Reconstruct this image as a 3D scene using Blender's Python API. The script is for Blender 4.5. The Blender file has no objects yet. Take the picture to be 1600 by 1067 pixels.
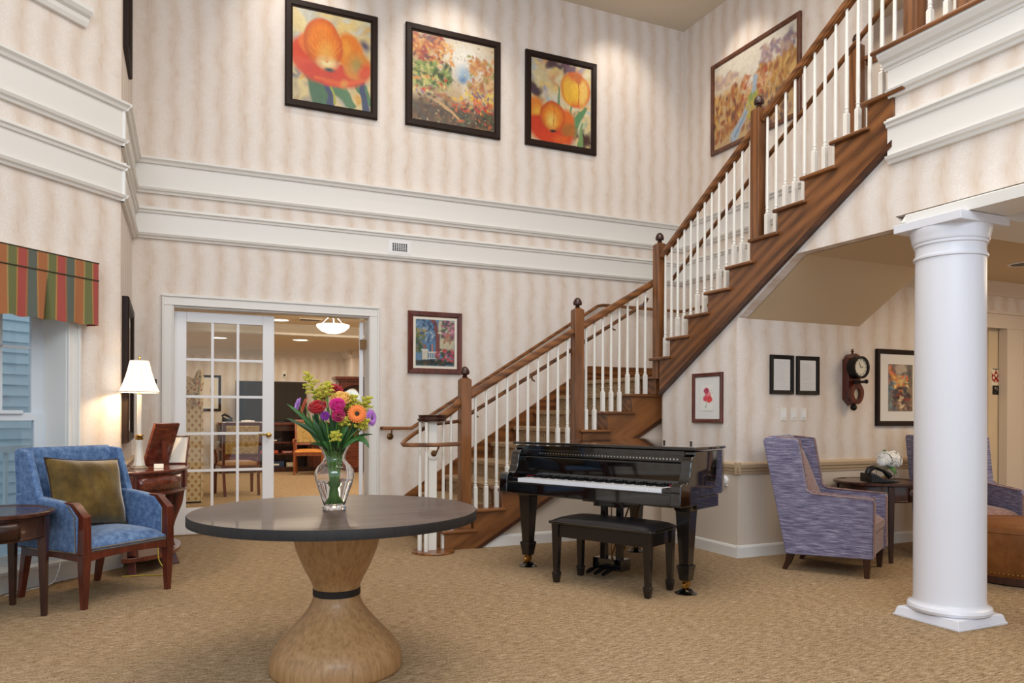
import bpy, math, random
import numpy as np
from mathutils import Matrix, Vector
random.seed(7)
sc = bpy.context.scene
C = sc.collection

# ------------------------------------------------------------------ camera, world, lights
cam_d = bpy.data.cameras.new('camera'); cam = bpy.data.objects.new('camera', cam_d); C.objects.link(cam)
cam.location = (0, 0, 1.22)
cam.rotation_euler = (Matrix.Rotation(math.radians(-24.45), 3, 'Z') @ Matrix.Rotation(math.pi/2, 3, 'X') @ Matrix.Rotation(0.0036, 3, 'Z')).to_euler()
cam_d.sensor_width = 36.0
cam_d.lens = 1187/1600*36
cam_d.shift_y = (647.5-533.5)/1600
cam_d.clip_start = 0.02
sc.camera = cam

w = bpy.data.worlds.new('world'); sc.world = w; w.use_nodes = True
bg = w.node_tree.nodes['Background']
bg.inputs[0].default_value = (0.80, 0.89, 1.0, 1); bg.inputs[1].default_value = 1.12

def area(name, loc, rot, sx, sy, power, col=(1, .9, .78), spread=180):
    d = bpy.data.lights.new(name, 'AREA'); d.shape = 'RECTANGLE'; d.size = sx; d.size_y = sy
    d.energy = power; d.color = col; d.spread = math.radians(spread)
    o = bpy.data.objects.new(name, d); o.location = loc; o.rotation_euler = [math.radians(a) for a in rot]; C.objects.link(o); return o
def spot(name, loc, target, power, ang=60, col=(1, .86, .68), blend=.8, r=.05):
    d = bpy.data.lights.new(name, 'SPOT'); d.energy = power; d.spot_size = math.radians(ang); d.spot_blend = blend; d.color = col; d.shadow_soft_size = r
    o = bpy.data.objects.new(name, d); o.location = loc
    o.rotation_euler = (Vector(target)-Vector(loc)).to_track_quat('-Z', 'Y').to_euler(); C.objects.link(o); return o
def point(name, loc, power, col=(1, .8, .55), r=.05):
    d = bpy.data.lights.new(name, 'POINT'); d.energy = power; d.color = col; d.shadow_soft_size = r
    o = bpy.data.objects.new(name, d); o.location = loc; C.objects.link(o); return o

WARM = (1, .87, .70); COOL = (.78, .88, 1.0)
area('hall_fill_light', (2.6, 3.6, 6.05), (0, 0, 0), 4.0, 4.0, 195, (1, .94, .86))  # unseen fill panel added under the high ceiling to brighten the hall
area('window_light_behind', (-0.6, -3.3, 5.0), (66, 0, -18), 5.0, 2.0, 270, COOL)
area('alcove_ceiling_light', (7.2, 3.2, 2.50), (0, 0, 0), 2.2, 1.6, 62, (1, .80, .55))
area('back_room_light', (3.2, 11.2, 2.6), (0, 0, 0), 3.2, 4.0, 130, (1, .86, .66))
area('back_room_light_far', (2.0, 15.4, 2.5), (0, 0, 0), 3.0, 1.8, 60, (1, .86, .66))
area('upper_hall_light', (7.4, 5.4, 6.0), (0, 0, 0), 1.2, 3.0, 22, (1, .84, .64))
for i, (sx, tx) in enumerate([(1.2, 1.3), (2.9, 2.9), (4.9, 5.1)]):
    spot('picture_spot', (sx, 7.1, 6.12), (tx, 8.1, 5.0), 46, 74, (1, .9, .78))
spot('picture_spot', (5.25, 7.0, 6.12), (6.12, 6.9, 5.0), 40, 70, (1, .9, .78))
sc.view_settings.view_transform = 'Standard'; sc.view_settings.look = 'None'
sc.view_settings.exposure = 0.0; sc.view_settings.gamma = 1.0; sc.view_settings.use_curve_mapping = False

# ------------------------------------------------------------------ materials
def lin(h):
    h = h.lstrip('#'); out = []
    for i in (0, 2, 4):
        c = int(h[i:i+2], 16)/255
        out.append(c/12.92 if c <= .04045 else ((c+.055)/1.055)**2.4)
    return tuple(out)
MC = {}
def mat(name, col=None, rough=.5, metal=0, spec=.5, coat=0, emit=None, es=1, alpha=1, trans=0, ior=1.45, bump=None, sheen=0):
    if name in MC: return MC[name]
    m = bpy.data.materials.new(name); m.use_nodes = True; MC[name] = m
    b = m.node_tree.nodes['Principled BSDF']
    if col: b.inputs['Base Color'].default_value = (*(lin(col) if isinstance(col, str) else col), 1)
    b.inputs['Roughness'].default_value = rough; b.inputs['Metallic'].default_value = metal
    b.inputs['Specular IOR Level'].default_value = spec; b.inputs['Coat Weight'].default_value = coat
    b.inputs['Coat Roughness'].default_value = .04
    b.inputs['Transmission Weight'].default_value = trans; b.inputs['IOR'].default_value = ior
    if sheen: b.inputs['Sheen Weight'].default_value = sheen; b.inputs['Sheen Roughness'].default_value = .4
    if emit:
        b.inputs['Emission Color'].default_value = (*(lin(emit) if isinstance(emit, str) else emit), 1); b.inputs['Emission Strength'].default_value = es
    if bump:
        N = Nt(m); t = N.n('ShaderNodeTexCoord'); no = N.noise(t.outputs['Object'], bump[0], 4)
        bp = N.n('ShaderNodeBump'); bp.inputs['Strength'].default_value = bump[1]; bp.inputs['Distance'].default_value = .004
        N.l(no, bp.inputs['Height']); N.l(bp.outputs[0], b.inputs['Normal'])
    return m
class Nt:
    def __init__(s, m): s.t = m.node_tree; s.b = s.t.nodes['Principled BSDF']
    def n(s, k): return s.t.nodes.new(k)
    def l(s, a, b): s.t.links.new(a, b)
    def noise(s, vec, scale, det=4, rough=.6, out=0):
        q = s.n('ShaderNodeTexNoise'); q.inputs['Scale'].default_value = scale; q.inputs['Detail'].default_value = det; q.inputs['Roughness'].default_value = rough
        if vec is not None: s.l(vec, q.inputs['Vector'])
        return q.outputs[out]
    def mapping(s, vec, scale=(1, 1, 1), rot=(0, 0, 0), loc=(0, 0, 0)):
        q = s.n('ShaderNodeMapping'); q.inputs['Scale'].default_value = scale; q.inputs['Rotation'].default_value = rot; q.inputs['Location'].default_value = loc
        s.l(vec, q.inputs['Vector']); return q.outputs[0]
    def math(s, op, a, b=None, clamp=False):
        q = s.n('ShaderNodeMath'); q.operation = op; q.use_clamp = clamp
        for i, v in enumerate((a, b)):
            if v is None: continue
            if isinstance(v, (int, float)): q.inputs[i].default_value = v
            else: s.l(v, q.inputs[i])
        return q.outputs[0]
    def ramp(s, fac, stops):
        q = s.n('ShaderNodeValToRGB'); e = q.color_ramp.elements
        while len(e) < len(stops): e.new(.5)
        for i, (p, c) in enumerate(stops):
            e[i].position = p; e[i].color = (*(lin(c) if isinstance(c, str) else c), 1)
        s.l(fac, q.inputs[0]); return q.outputs[0]
    def mix(s, fac, a, b, mode='MIX'):
        q = s.n('ShaderNodeMix'); q.data_type = 'RGBA'; q.blend_type = mode
        for i, v in ((0, fac), (6, a), (7, b)):
            if isinstance(v, (int, float)): q.inputs[i].default_value = v
            elif isinstance(v, (str, tuple)): q.inputs[i].default_value = (*(lin(v) if isinstance(v, str) else v), 1)
            else: s.l(v, q.inputs[i])
        return q.outputs[2]
    def bump(s, h, st=.3, dist=.005):
        q = s.n('ShaderNodeBump'); q.inputs['Strength'].default_value = st; q.inputs['Distance'].default_value = dist
        s.l(h, q.inputs['Height']); s.l(q.outputs[0], s.b.inputs['Normal'])
def wood(name, dark, mid, light, scale=(14, 14, 1.2), rough=.35, coat=.15, contrast=1, coord='Object', ring=False, rot=None):
    if name in MC: return MC[name]
    m = mat(name, mid, rough, coat=coat); N = Nt(m); tc = N.n('ShaderNodeTexCoord')
    v = tc.outputs[coord]
    if rot: v = N.mapping(v, rot=rot)
    v = N.mapping(v, scale)
    a = N.noise(v, 2.2, 6, .65)
    if ring:
        wv = N.n('ShaderNodeTexWave'); wv.wave_type = 'RINGS'; wv.inputs['Scale'].default_value = .55; wv.inputs['Distortion'].default_value = 9; wv.inputs['Detail'].default_value = 3; wv.inputs['Detail Scale'].default_value = .7
        N.l(v, wv.inputs['Vector']); a = N.math('ADD', N.math('MULTIPLY', wv.outputs['Fac'], .28), N.math('MULTIPLY', a, .75))
    c = N.ramp(a, [(.5-.24*contrast if contrast < 2 else .1, dark), (.5, mid), (min(.95, .5+.25*contrast), light)])
    N.l(c, N.b.inputs['Base Color']); N.bump(N.noise(v, 9, 3), .08, .002)
    return m
OAK = wood('oak_stain', '#4a2b14', '#774a27', '#8f5c34', (9, 9, 1.1), .34, .2, ring=True)
OAKX = wood('oak_stain_x', '#482912', '#774925', '#905c32', (1.3, 8, 8), .34, .2, ring=True)
OAKY = wood('oak_stain_y', '#482912', '#774925', '#905c32', (8, 1.3, 8), .34, .2, ring=True)
OAKS1 = wood('oak_stringer_x', '#482912', '#774925', '#905c32', (1.0, 7, 7), .34, .2, ring=True, rot=(0, .54, 0))
OAKS2 = wood('oak_stringer_y', '#482912', '#774925', '#905c32', (7, 1.0, 7), .34, .2, ring=True, rot=(.56, 0, 0))
MAHOG = wood('mahogany', '#2e110a', '#5a2315', '#783420', (10, 10, 1.4), .28, .4)
MAHOGH = wood('mahogany_top', '#3a170d', '#6b3020', '#8a4a30', (3, 12, 12), .2, .5)
WALNUT = wood('dark_walnut', '#1c0d08', '#36190f', '#4a2516', (10, 10, 1.4), .32, .3)
WALNUTH = wood('dark_walnut_top', '#24110b', '#432217', '#5c3424', (3, 12, 12), .25, .35)
ESPR = wood('espresso_top', '#38291f', '#503d34', '#6a554a', (1.0, 14, 14), .4, .1)
ESPRE = wood('espresso_edge', '#0d0907', '#17100d', '#221914', (16, 16, 3), .6, 0)
PALE = wood('pale_pedestal', '#86623c', '#a67d50', '#b69065', (24, 24, .9), .45, .1)
FRAMED = mat('dark_frame', '#24150e', .5, spec=.25); FRAMEB = wood('brown_frame', '#3c1e10', '#5f3520', '#744a30', (6, 6, 6), .35, .2)
BLACKF = mat('black_frame', '#120c0a', .4, spec=.3)
TRIM = mat('trim_paint', '#e3e0da', .38); CREAM = mat('wainscot_paint', '#d9cbbb', .55)
WHITEP = mat('white_enamel', '#eceaea', .28, coat=.2); IVORY = mat('baluster_paint', '#e9e4da', .3)
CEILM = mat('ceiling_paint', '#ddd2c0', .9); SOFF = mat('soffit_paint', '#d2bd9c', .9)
PIANO = mat('piano_lacquer', '#060606', .06, spec=.6, coat=1); PIANOM = mat('piano_satin', '#14100f', .25, coat=.4)
BRASS = mat('brass', '#b08a48', .25, 1); BRONZE = mat('aged_brass', '#7d5f3f', .35, 1); CHROME = mat('chrome', '#c8c8c8', .15, 1)
BLACKL = mat('black_leather', '#1b1a1d', .38, coat=.1); BLACK = mat('black_plastic', '#0c0c0d', .35)
GLASS = mat('clear_glass', (1, 1, 1), .0, trans=1, ior=1.45)
def pane_mat():
    m = bpy.data.materials.new('pane_glass'); m.use_nodes = True; t = m.node_tree
    t.nodes.clear(); o = t.nodes.new('ShaderNodeOutputMaterial'); tr = t.nodes.new('ShaderNodeBsdfTransparent'); gl = t.nodes.new('ShaderNodeBsdfGlossy')
    mx = t.nodes.new('ShaderNodeMixShader'); fr = t.nodes.new('ShaderNodeFresnel'); fr.inputs[0].default_value = 1.45
    tr.inputs[0].default_value = (.93, .95, .95, 1); gl.inputs['Roughness'].default_value = .02
    t.links.new(fr.outputs[0], mx.inputs[0]); t.links.new(tr.outputs[0], mx.inputs[1]); t.links.new(gl.outputs[0], mx.inputs[2]); t.links.new(mx.outputs[0], o.inputs[0]); return m
PANE = pane_mat()
def wallpaper(name, d, off=0):
    m = mat(name, '#d8c6b8', .75); N = Nt(m); g = N.n('ShaderNodeNewGeometry')
    dot = N.n('ShaderNodeVectorMath'); dot.operation = 'DOT_PRODUCT'; dot.inputs[1].default_value = d; N.l(g.outputs['Position'], dot.inputs[0])
    s = dot.outputs['Value']; sx = N.n('ShaderNodeSeparateXYZ'); N.l(g.outputs['Position'], sx.inputs[0]); z = sx.outputs['Z']
    # stripes about 21 cm apart with a wandering, ogee edge
    cmb = N.n('ShaderNodeCombineXYZ'); N.l(s, cmb.inputs[0]); N.l(z, cmb.inputs[1])
    wob = N.math('MULTIPLY', N.math('SINE', N.math('MULTIPLY', z, 13.5)), .012)
    nz = N.math('MULTIPLY', N.math('SUBTRACT', N.noise(N.mapping(cmb.outputs[0], (3, 5, 1)), 2.0, 5, .7), .5), .10)
    ph = N.math('MULTIPLY', N.math('ADD', N.math('ADD', N.math('ADD', s, off), wob), nz), 2*math.pi/.215)
    st = N.math('ADD', N.math('MULTIPLY', N.math('SINE', ph), .5), .5)
    fine = N.noise(N.mapping(cmb.outputs[0], (34, 14, 1)), 1.0, 6, .75)
    f = N.math('ADD', N.math('MULTIPLY', st, .5), N.math('MULTIPLY', N.math('SUBTRACT', fine, .25), .6))
    col = N.ramp(f, [(.05, '#e3d8ce'), (.40, '#ded2c7'), (.62, '#dbccbe'), (.92, '#d6c4b3')])
    vein = N.noise(N.mapping(cmb.outputs[0], (30, 7, 1)), 1.0, 5, .65)
    vf = N.math('MULTIPLY', N.math('MULTIPLY', N.math('SUBTRACT', vein, .50), 5.0, True), N.math('MULTIPLY', N.math('SUBTRACT', st, .35), 1.1, True))
    col = N.mix(N.math('MULTIPLY', vf, .55), col, '#c6a386')
    vo = N.n('ShaderNodeTexVoronoi'); vo.feature = 'DISTANCE_TO_EDGE'; vo.inputs['Scale'].default_value = 75; N.l(cmb.outputs[0], vo.inputs['Vector'])
    crack = N.math('MULTIPLY', N.math('LESS_THAN', vo.outputs['Distance'], .09), N.math('MULTIPLY', N.math('SUBTRACT', 1, st), .55))
    col = N.mix(crack, col, '#efeae6')
    N.l(col, N.b.inputs['Base Color']); N.bump(fine, .05, .002); return m
WPX = wallpaper('wallpaper_x', (1, 0, 0)); WPY = wallpaper('wallpaper_y', (0, 1, 0), .05); WPD = wallpaper('wallpaper_d', (.7071, .7071, 0))
def carpet_mat(name='loop_carpet'):
    m = mat(name, '#a5845c', .95, spec=.1); N = Nt(m); g = N.n('ShaderNodeNewGeometry'); P = g.outputs['Position']
    rows = N.noise(N.mapping(P, (16, 80, 40), (0, 0, .04)), 1.0, 3, .65)
    spk = N.noise(N.mapping(P, (110, 130, 110)), 1.0, 2, .5)
    big = N.noise(P, 1.1, 4, .6)
    f = N.math('ADD', N.math('MULTIPLY', rows, .55), N.math('MULTIPLY', spk, .45))
    c = N.ramp(f, [(.34, '#584732'), (.45, '#8e7556'), (.53, '#aa9071'), (.66, '#cfba9a')])
    c = N.mix(N.math('MULTIPLY', N.math('GREATER_THAN', spk, .62), .35), c, '#8a8480')
    c = N.mix(N.ramp(big, [(.35, (0, 0, 0)), (.7, (.22, .22, .22))]), c, '#8f7048')
    N.l(c, N.b.inputs['Base Color']); N.bump(f, .5, .006); return m
CARPET = carpet_mat()
def fabric(name, c1, c2, c3, sc_=(20, 20, 200), rough=.9, sheen=.3, bump=.3):
    m = mat(name, c2, rough, spec=.2, sheen=sheen); N = Nt(m); tc = N.n('ShaderNodeTexCoord')
    a = N.noise(N.mapping(tc.outputs['Object'], sc_), 1.0, 4, .65); b = N.noise(tc.outputs['Object'], 260, 2)
    f = N.math('ADD', N.math('MULTIPLY', a, .7), N.math('MULTIPLY', b, .3))
    N.l(N.ramp(f, [(.32, c1), (.5, c2), (.68, c3)]), N.b.inputs['Base Color']); N.bump(f, bump, .003); return m
PURPLE = fabric('purple_tweed', '#403852', '#78728c', '#b9b5c6', (9, 9, 130))
PURPLEIN = fabric('mauve_tweed', '#6b4c48', '#8f706a', '#b39a94', (40, 40, 90))
BLUE = fabric('blue_chenille', '#3a5278', '#5875a0', '#7d9abd', (26, 26, 26), .85, .5)
GOLD = fabric('gold_velvet', '#33260a', '#5c4619', '#826a30', (5, 5, 5), .6, .9, .1)
LEATHER = fabric('tan_leather', '#643c1c', '#7c4c26', '#8e5c32', (8, 8, 8), .45, 0, .15)
FLORAL = fabric('floral_tapestry', '#6f5a2c', '#b09258', '#c9b078', (22, 22, 22), .9, .2)
ORANGE = fabric('orange_leather', '#b06a26', '#c8803a', '#d8975a', (6, 6, 6), .45, 0, .1)
CHERRY = wood('cherry_wood', '#5f2a10', '#8f4a22', '#a86034', (10, 10, 1.4), .3, .3)
SHADE = mat('lamp_shade_linen', '#f4ead9', .9, emit='#fff0d6', es=1.15)
LAMPW = mat('lamp_white', '#ded8cc', .3, coat=.3)
GLOW = mat('lamp_glow', '#ffffff', .5, emit='#fff4e0', es=6)
LEAF = mat('leaf_green', '#3d6a2e', .45); LEAFD = mat('leaf_dark', '#24471f', .4); STEM = mat('stem_green', '#5d8a38', .5)

# ------------------------------------------------------------------ mesh helpers
class M:
    def __init__(s): s.v = []; s.f = []
    def add(s, vs, fs):
        o = len(s.v); s.v += [tuple(p) for p in vs]; s.f += [tuple(i+o for i in f) for f in fs]; return s
    def box(s, x0, y0, z0, x1, y1, z1):
        return s.add([(x, y, z) for z in (z0, z1) for x, y in ((x0, y0), (x1, y0), (x1, y1), (x0, y1))],
                     [(3, 2, 1, 0), (4, 5, 6, 7), (0, 1, 5, 4), (1, 2, 6, 5), (2, 3, 7, 6), (3, 0, 4, 7)])
    def obox(s, c, size, rot=None):
        R = rot if rot is not None else Matrix.Identity(3)
        h = [q/2 for q in size]
        vs = [Vector(c)+R@Vector((x*h[0], y*h[1], z*h[2])) for z in (-1, 1) for x, y in ((-1, -1), (1, -1), (1, 1), (-1, 1))]
        return s.add(vs, [(3, 2, 1, 0), (4, 5, 6, 7), (0, 1, 5, 4), (1, 2, 6, 5), (2, 3, 7, 6), (3, 0, 4, 7)])
    def taper(s, c0, s0, c1, s1):
        vs = [(c0[0]+x*s0[0]/2, c0[1]+y*s0[1]/2, c0[2]) for x, y in ((-1, -1), (1, -1), (1, 1), (-1, 1))] + [(c1[0]+x*s1[0]/2, c1[1]+y*s1[1]/2, c1[2]) for x, y in ((-1, -1), (1, -1), (1, 1), (-1, 1))]
        return s.add(vs, [(3, 2, 1, 0), (4, 5, 6, 7), (0, 1, 5, 4), (1, 2, 6, 5), (2, 3, 7, 6), (3, 0, 4, 7)])
    def prism(s, pts, ax, a, b):
        n = len(pts)
        def P(p, t): return {'x': (t, p[0], p[1]), 'y': (p[0], t, p[1]), 'z': (p[0], p[1], t)}[ax]
        vs = [P(p, a) for p in pts]+[P(p, b) for p in pts]
        area2 = sum(pts[i][0]*pts[(i+1) % n][1]-pts[(i+1) % n][0]*pts[i][1] for i in range(n))
        flip = (area2 < 0) ^ (ax == 'y') ^ (b < a)
        fs = [tuple(range(n-1, -1, -1)), tuple(range(n, 2*n))]+[(i, (i+1) % n, n+(i+1) % n, n+i) for i in range(n)]
        if flip: fs = [tuple(reversed(f)) for f in fs]
        return s.add(vs, fs)
    def lathe(s, prof, n=24, c=(0, 0), cap=True, sx=1, sy=1, a0=0):
        k = len(prof); vs = []
        for r, z in prof:
            for i in range(n):
                a = a0+2*math.pi*i/n; vs.append((c[0]+r*sx*math.cos(a), c[1]+r*sy*math.sin(a), z))
        fs = [(j*n+i, j*n+(i+1) % n, (j+1)*n+(i+1) % n, (j+1)*n+i) for j in range(k-1) for i in range(n)]
        if cap: fs += [tuple(range(n-1, -1, -1)), tuple(range((k-1)*n, k*n))]
        return s.add(vs, fs)
    def tube(s, path, r, n=8, cap=True, closed=False, sq=None):
        path = [Vector(p) for p in path]; k = len(path); vs = []; prev = None
        for i, p in enumerate(path):
            if closed: t = (path[(i+1) % k]-path[i-1])
            else: t = path[min(i+1, k-1)]-path[max(i-1, 0)]
            t.normalize()
            up = Vector((0, 0, 1)) if abs(t.z) < .95 else Vector((1, 0, 0))
            if prev is not None and abs(t.z) >= .95: up = prev
            e1 = t.cross(up).normalized(); e2 = e1.cross(t).normalized(); prev = e2
            rr = r[i] if isinstance(r, (list, tuple)) else r
            for j in range(n):
                a = 2*math.pi*(j+.5)/n
                if sq: q = sq[j]; vs.append(p+e1*q[0]+e2*q[1])
                else: vs.append(p+e1*math.cos(a)*rr+e2*math.sin(a)*rr)
        m = k if closed else k-1
        fs = [(i*n+j, i*n+(j+1) % n, ((i+1) % k)*n+(j+1) % n, ((i+1) % k)*n+j) for i in range(m) for j in range(n)]
        if cap and not closed: fs += [tuple(range(n-1, -1, -1)), tuple(range((k-1)*n, k*n))]
        return s.add(vs, fs)
    def mold(s, prof, p0, p1, out):
        """profile points (out, z) swept straight from p0 to p1 (xy)"""
        n = len(prof); vs = []
        for p in (p0, p1):
            for o, z in prof: vs.append((p[0]+out[0]*o, p[1]+out[1]*o, z))
        fs = [(i, (i+1) % n, n+(i+1) % n, n+i) for i in range(n)]+[tuple(range(n-1, -1, -1)), tuple(range(n, 2*n))]
        return s.add(vs, fs)
    def ball(s, c, rx, ry=None, rz=None, n=12, m=8, R=None):
        ry = rx if ry is None else ry; rz = rx if rz is None else rz
        vs = []; R = R or Matrix.Identity(3)
        for j in range(m+1):
            t = math.pi*j/m
            for i in range(n):
                a = 2*math.pi*i/n
                vs.append(Vector(c)+R@Vector((rx*math.sin(t)*math.cos(a), ry*math.sin(t)*math.sin(a), -rz*math.cos(t))))
        return s.add(vs, [(j*n+i, j*n+(i+1) % n, (j+1)*n+(i+1) % n, (j+1)*n+i) for j in range(m) for i in range(n)])
    def grid(s, fn, nu, nv, closed_u=False):
        vs = [fn(i/nu, j/nv) for j in range(nv+1) for i in range(nu+1)]
        w_ = nu+1
        return s.add(vs, [(j*w_+i, j*w_+i+1, (j+1)*w_+i+1, (j+1)*w_+i) for j in range(nv) for i in range(nu)])
    def xf(s, Mx): s.v = [tuple(Mx@Vector(p)) for p in s.v]; return s
    def build(s, name, m, parent=None, world=False, smooth=False, bevel=0, seg=2, label=None, kind=None, solid=0, subsurf=0, loc=None, rz=0, auto=True):
        me = bpy.data.meshes.new(name); off = Vector((0, 0, 0))
        if parent is not None and world: off = Vector(parent.location)
        if loc is not None and world: off = Vector(loc)
        me.from_pydata([tuple(Vector(p)-off) for p in s.v], [], s.f); me.validate()
        me.materials.append(m)
        o = bpy.data.objects.new(name, me); C.objects.link(o)
        if parent is not None: o.parent = parent
        if loc is not None: o.location = loc; o.rotation_euler = (0, 0, rz)
        if smooth:
            me.polygons.foreach_set('use_smooth', [True]*len(me.polygons))
            if auto and not subsurf and not bevel:
                try: me.set_sharp_from_angle(angle=math.radians(40))
                except Exception: pass
        if bevel:
            b = o.modifiers.new('bevel', 'BEVEL'); b.width = bevel; b.segments = seg; b.limit_method = 'ANGLE'; b.angle_limit = math.radians(35)
            me.polygons.foreach_set('use_smooth', [True]*len(me.polygons)) if seg > 1 else None
            if seg > 1: b.harden_normals = True
        if solid: q = o.modifiers.new('solid', 'SOLIDIFY'); q.thickness = solid; q.offset = 0
        if subsurf: q = o.modifiers.new('sub', 'SUBSURF'); q.levels = subsurf; q.render_levels = subsurf
        if label: o['label'] = label
        if kind: o['kind'] = kind
        return o
def thing(name, label, cat, loc=(0, 0, 0), rz=0, group=None):
    o = bpy.data.objects.new(name, None); C.objects.link(o); o.location = loc; o.rotation_euler = (0, 0, rz)
    o.empty_display_size = .1; return tag(o, label, cat, group)
def tag(o, label, cat, group=None):
    o['label'] = label; o['category'] = cat
    if group: o['group'] = group
    return o
def struct(o): o['kind'] = 'structure'; return o
def dup(o, loc, rz, label, group=None):
    r = o.copy(); C.objects.link(r); r.location = loc; r.rotation_euler = (0, 0, rz); r['label'] = label
    if group: r['group'] = group
    for ch in list(o.children):
        c = ch.copy(); C.objects.link(c); c.parent = r
        for g in list(ch.children):
            d = g.copy(); C.objects.link(d); d.parent = c
    return r
def RZ(a): return Matrix.Rotation(a, 3, 'Z')
VX, VY = math.sin(math.radians(24.45)), math.cos(math.radians(24.45)); RX_, RY_ = VY, -VX

# ------------------------------------------------------------------ the setting
K = Vector((-.335, 6.75, 0)); DL = Vector((-.70711, -.70711, 0)); NL = Vector((.70711, -.70711, 0))   # 45 degree bay wall
def W(s, o, z): p = K+DL*s+NL*o; return (p.x, p.y, z)
def wbox(m, s0, s1, o0, o1, z0, z1):
    return m.add([W(s, o, z) for z in (z0, z1) for s, o in ((s0, o0), (s1, o0), (s1, o1), (s0, o1))],
                 [(3, 2, 1, 0), (4, 5, 6, 7), (0, 1, 5, 4), (1, 2, 6, 5), (2, 3, 7, 6), (3, 0, 4, 7)])
YB, XR, XS, YA, ZC = 8.1, 6.122, 4.45, 5.115, 6.215
struct(M().prism([(-2.75, -4), (9.5, -4), (9.5, 18), (-.5, 18), (-.5, 8.3), (-.36, 8.3), (-.42, 6.95), (-2.75, 4.62)], 'z', -.12, 0).build('floor', CARPET))
struct(M().prism([(-2.75, -4), (9.5, -4), (9.5, 8.4), (-.5, 8.4), (-.5, 6.9), (-2.75, 4.62)], 'z', ZC, ZC+.15).build('ceiling', CEILM))
wb = M().box(-.45, YB, 0, .061, YB+.12, 2.27).box(1.984, YB, 0, 6.3, YB+.12, 2.27).box(-.45, YB, 2.27, 6.3, YB+.12, ZC)
struct(wb.build('wall_back', WPX))
struct(M().box(XR, 5.3, 1.5, XR+.15, YB+.12, ZC).box(XR, 3.55, 2.62, XR+.15, 5.3, 3.58).build('wall_right', WPY))
wl = M()
wbox(wl, -.0, .46, -.24, 0, 0, ZC); wbox(wl, .46, 3.4, -.24, 0, 2.25, ZC); wbox(wl, 1.52, 3.4, -.24, 0, 0, 2.25); wbox(wl, .46, 1.52, -.24, 0, 0, .12)
struct(wl.build('wall_left', WPD))
struct(M().prism([(-.335, 6.75), (-.305, YB+.02), (-.5, YB+.02), (-.504, 6.919)], 'z', 0, ZC).build('wall_return', WPY))
# stair wall: everything under the upper flight, and the face of the overhang
struct(M().prism([(YA+.02, 0), (6.2, 0), (6.2, 1.48), (3.6, 3.09), (3.6, 3.6), (-3.5, 3.6), (-3.5, 2.557), (3.58, 2.557), (3.5, 2.477), (4.451, 2.477), (5.097, 2.063), (YA+.02, 2.05)], "x", XS, XS+.1).build('wall_stair', WPY))
struct(M().prism([(2.52, 0), (4.64, 0), (4.64, 1.22), (2.72, .08)], 'y', 6.46, 6.52).build('wall_stair_front', CREAM))
struct(M().prism([(4.45, 6.2), (4.63, 6.47), (4.68, 6.43), (4.55, 6.2)], 'z', 0, 1.45).build('wall_stair_corner', WPY))
wa = M().box(XS+.0006, YA, 0, 5.88, YA+.12, 2.1).box(5.88, YA, 0, 6.1, YA+.12, 2.46).box(6.1, YA, 0, 6.95, YA+.12, 2.75).box(8.02, YA, 0, 9.5, YA+.12, 2.75).box(6.95, YA, 2.2, 8.02, YA+.12, 2.75)
struct(wa.build('wall_alcove', WPX))
struct(M().box(9.4, -3, 0, 9.5, 5.2, 2.75).build('wall_far_right', WPY))
# soffit under the stairs and landing, lower ceiling of the alcove
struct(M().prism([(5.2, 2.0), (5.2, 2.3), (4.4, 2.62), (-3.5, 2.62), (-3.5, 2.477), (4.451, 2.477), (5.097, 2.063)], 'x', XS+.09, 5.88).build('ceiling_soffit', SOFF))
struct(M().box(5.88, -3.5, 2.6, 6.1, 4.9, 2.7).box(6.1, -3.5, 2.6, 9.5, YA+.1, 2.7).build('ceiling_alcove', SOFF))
struct(M().box(XS+.1, -3.5, 3.5, 9.5, 3.5, 3.6).box(XR+.1, 3.4, 3.5, 9.5, 8.3, 3.6).build('floor_upper', CARPET))
struct(M().box(8.2, -3.5, 3.6, 8.35, 8.3, ZC).build('wall_upper_hall', WPY))
struct(M().box(XR+.15, 8.2, 3.6, 8.35, 8.32, ZC).build('wall_upper_end', WPX))
# painted wainscot below the chair rails
struct(M().box(XS-.004, YA-.004, 0, 6.85, YA, .73).box(8.295, YA-.004, 0, 9.4, YA, .73).build('trim_1', CREAM))
struct(M().box(XS-.0045, YA-.0035, 0, XS, 6.2, .729).build('trim_2', CREAM))
m_ = M(); wbox(m_, .0, .375, 0, .004, .1, .73); struct(m_.build('trim_3', CREAM))
struct(M().box(-.31, YB-.004, 0, -.045, YB, .73).build('trim_4', CREAM))
RAILP = mat('chair_rail_paint', '#c4ab8c', .45)
rail = [(0, .715), (.012, .715), (.014, .735), (.022, .742), (.024, .76), (.034, .772), (.038, .80), (.03, .815), (0, .818)]
struct(M().mold(rail, (XS-.0375, YA), (6.85, YA), (0, -1)).build('trim_5', RAILP))
struct(M().mold(rail, (XS, YA-.0375), (XS, 6.2), (-1, 0)).build('trim_6', RAILP))
struct(M().mold(rail, W(-.03, 0, 0)[:2], W(.375, 0, 0)[:2], NL[:2]).mold(rail, (-.335, 6.75), (-.305, YB), (1, 0)).mold(rail, (-.31, YB), (-.05, YB), (0, -1)).build('trim_7', RAILP))
bb = [(0, 0), (.018, 0), (.018, .085), (.012, .1), (0, .108)]
struct(M().mold(bb, (XS-.0175, YA), (6.85, YA), (0, -1)).mold(bb, (8.292, YA), (9.4, YA), (0, -1)).build('baseboard_alcove', TRIM))
struct(M().mold(bb, (XS, YA-.0172), (XS, 6.2), (-1, 0)).build('baseboard_right', TRIM))
struct(M().mold(bb, (2.62, 6.46), (4.5, 6.46), (0, -1)).build('baseboard_stair', TRIM))
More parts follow.
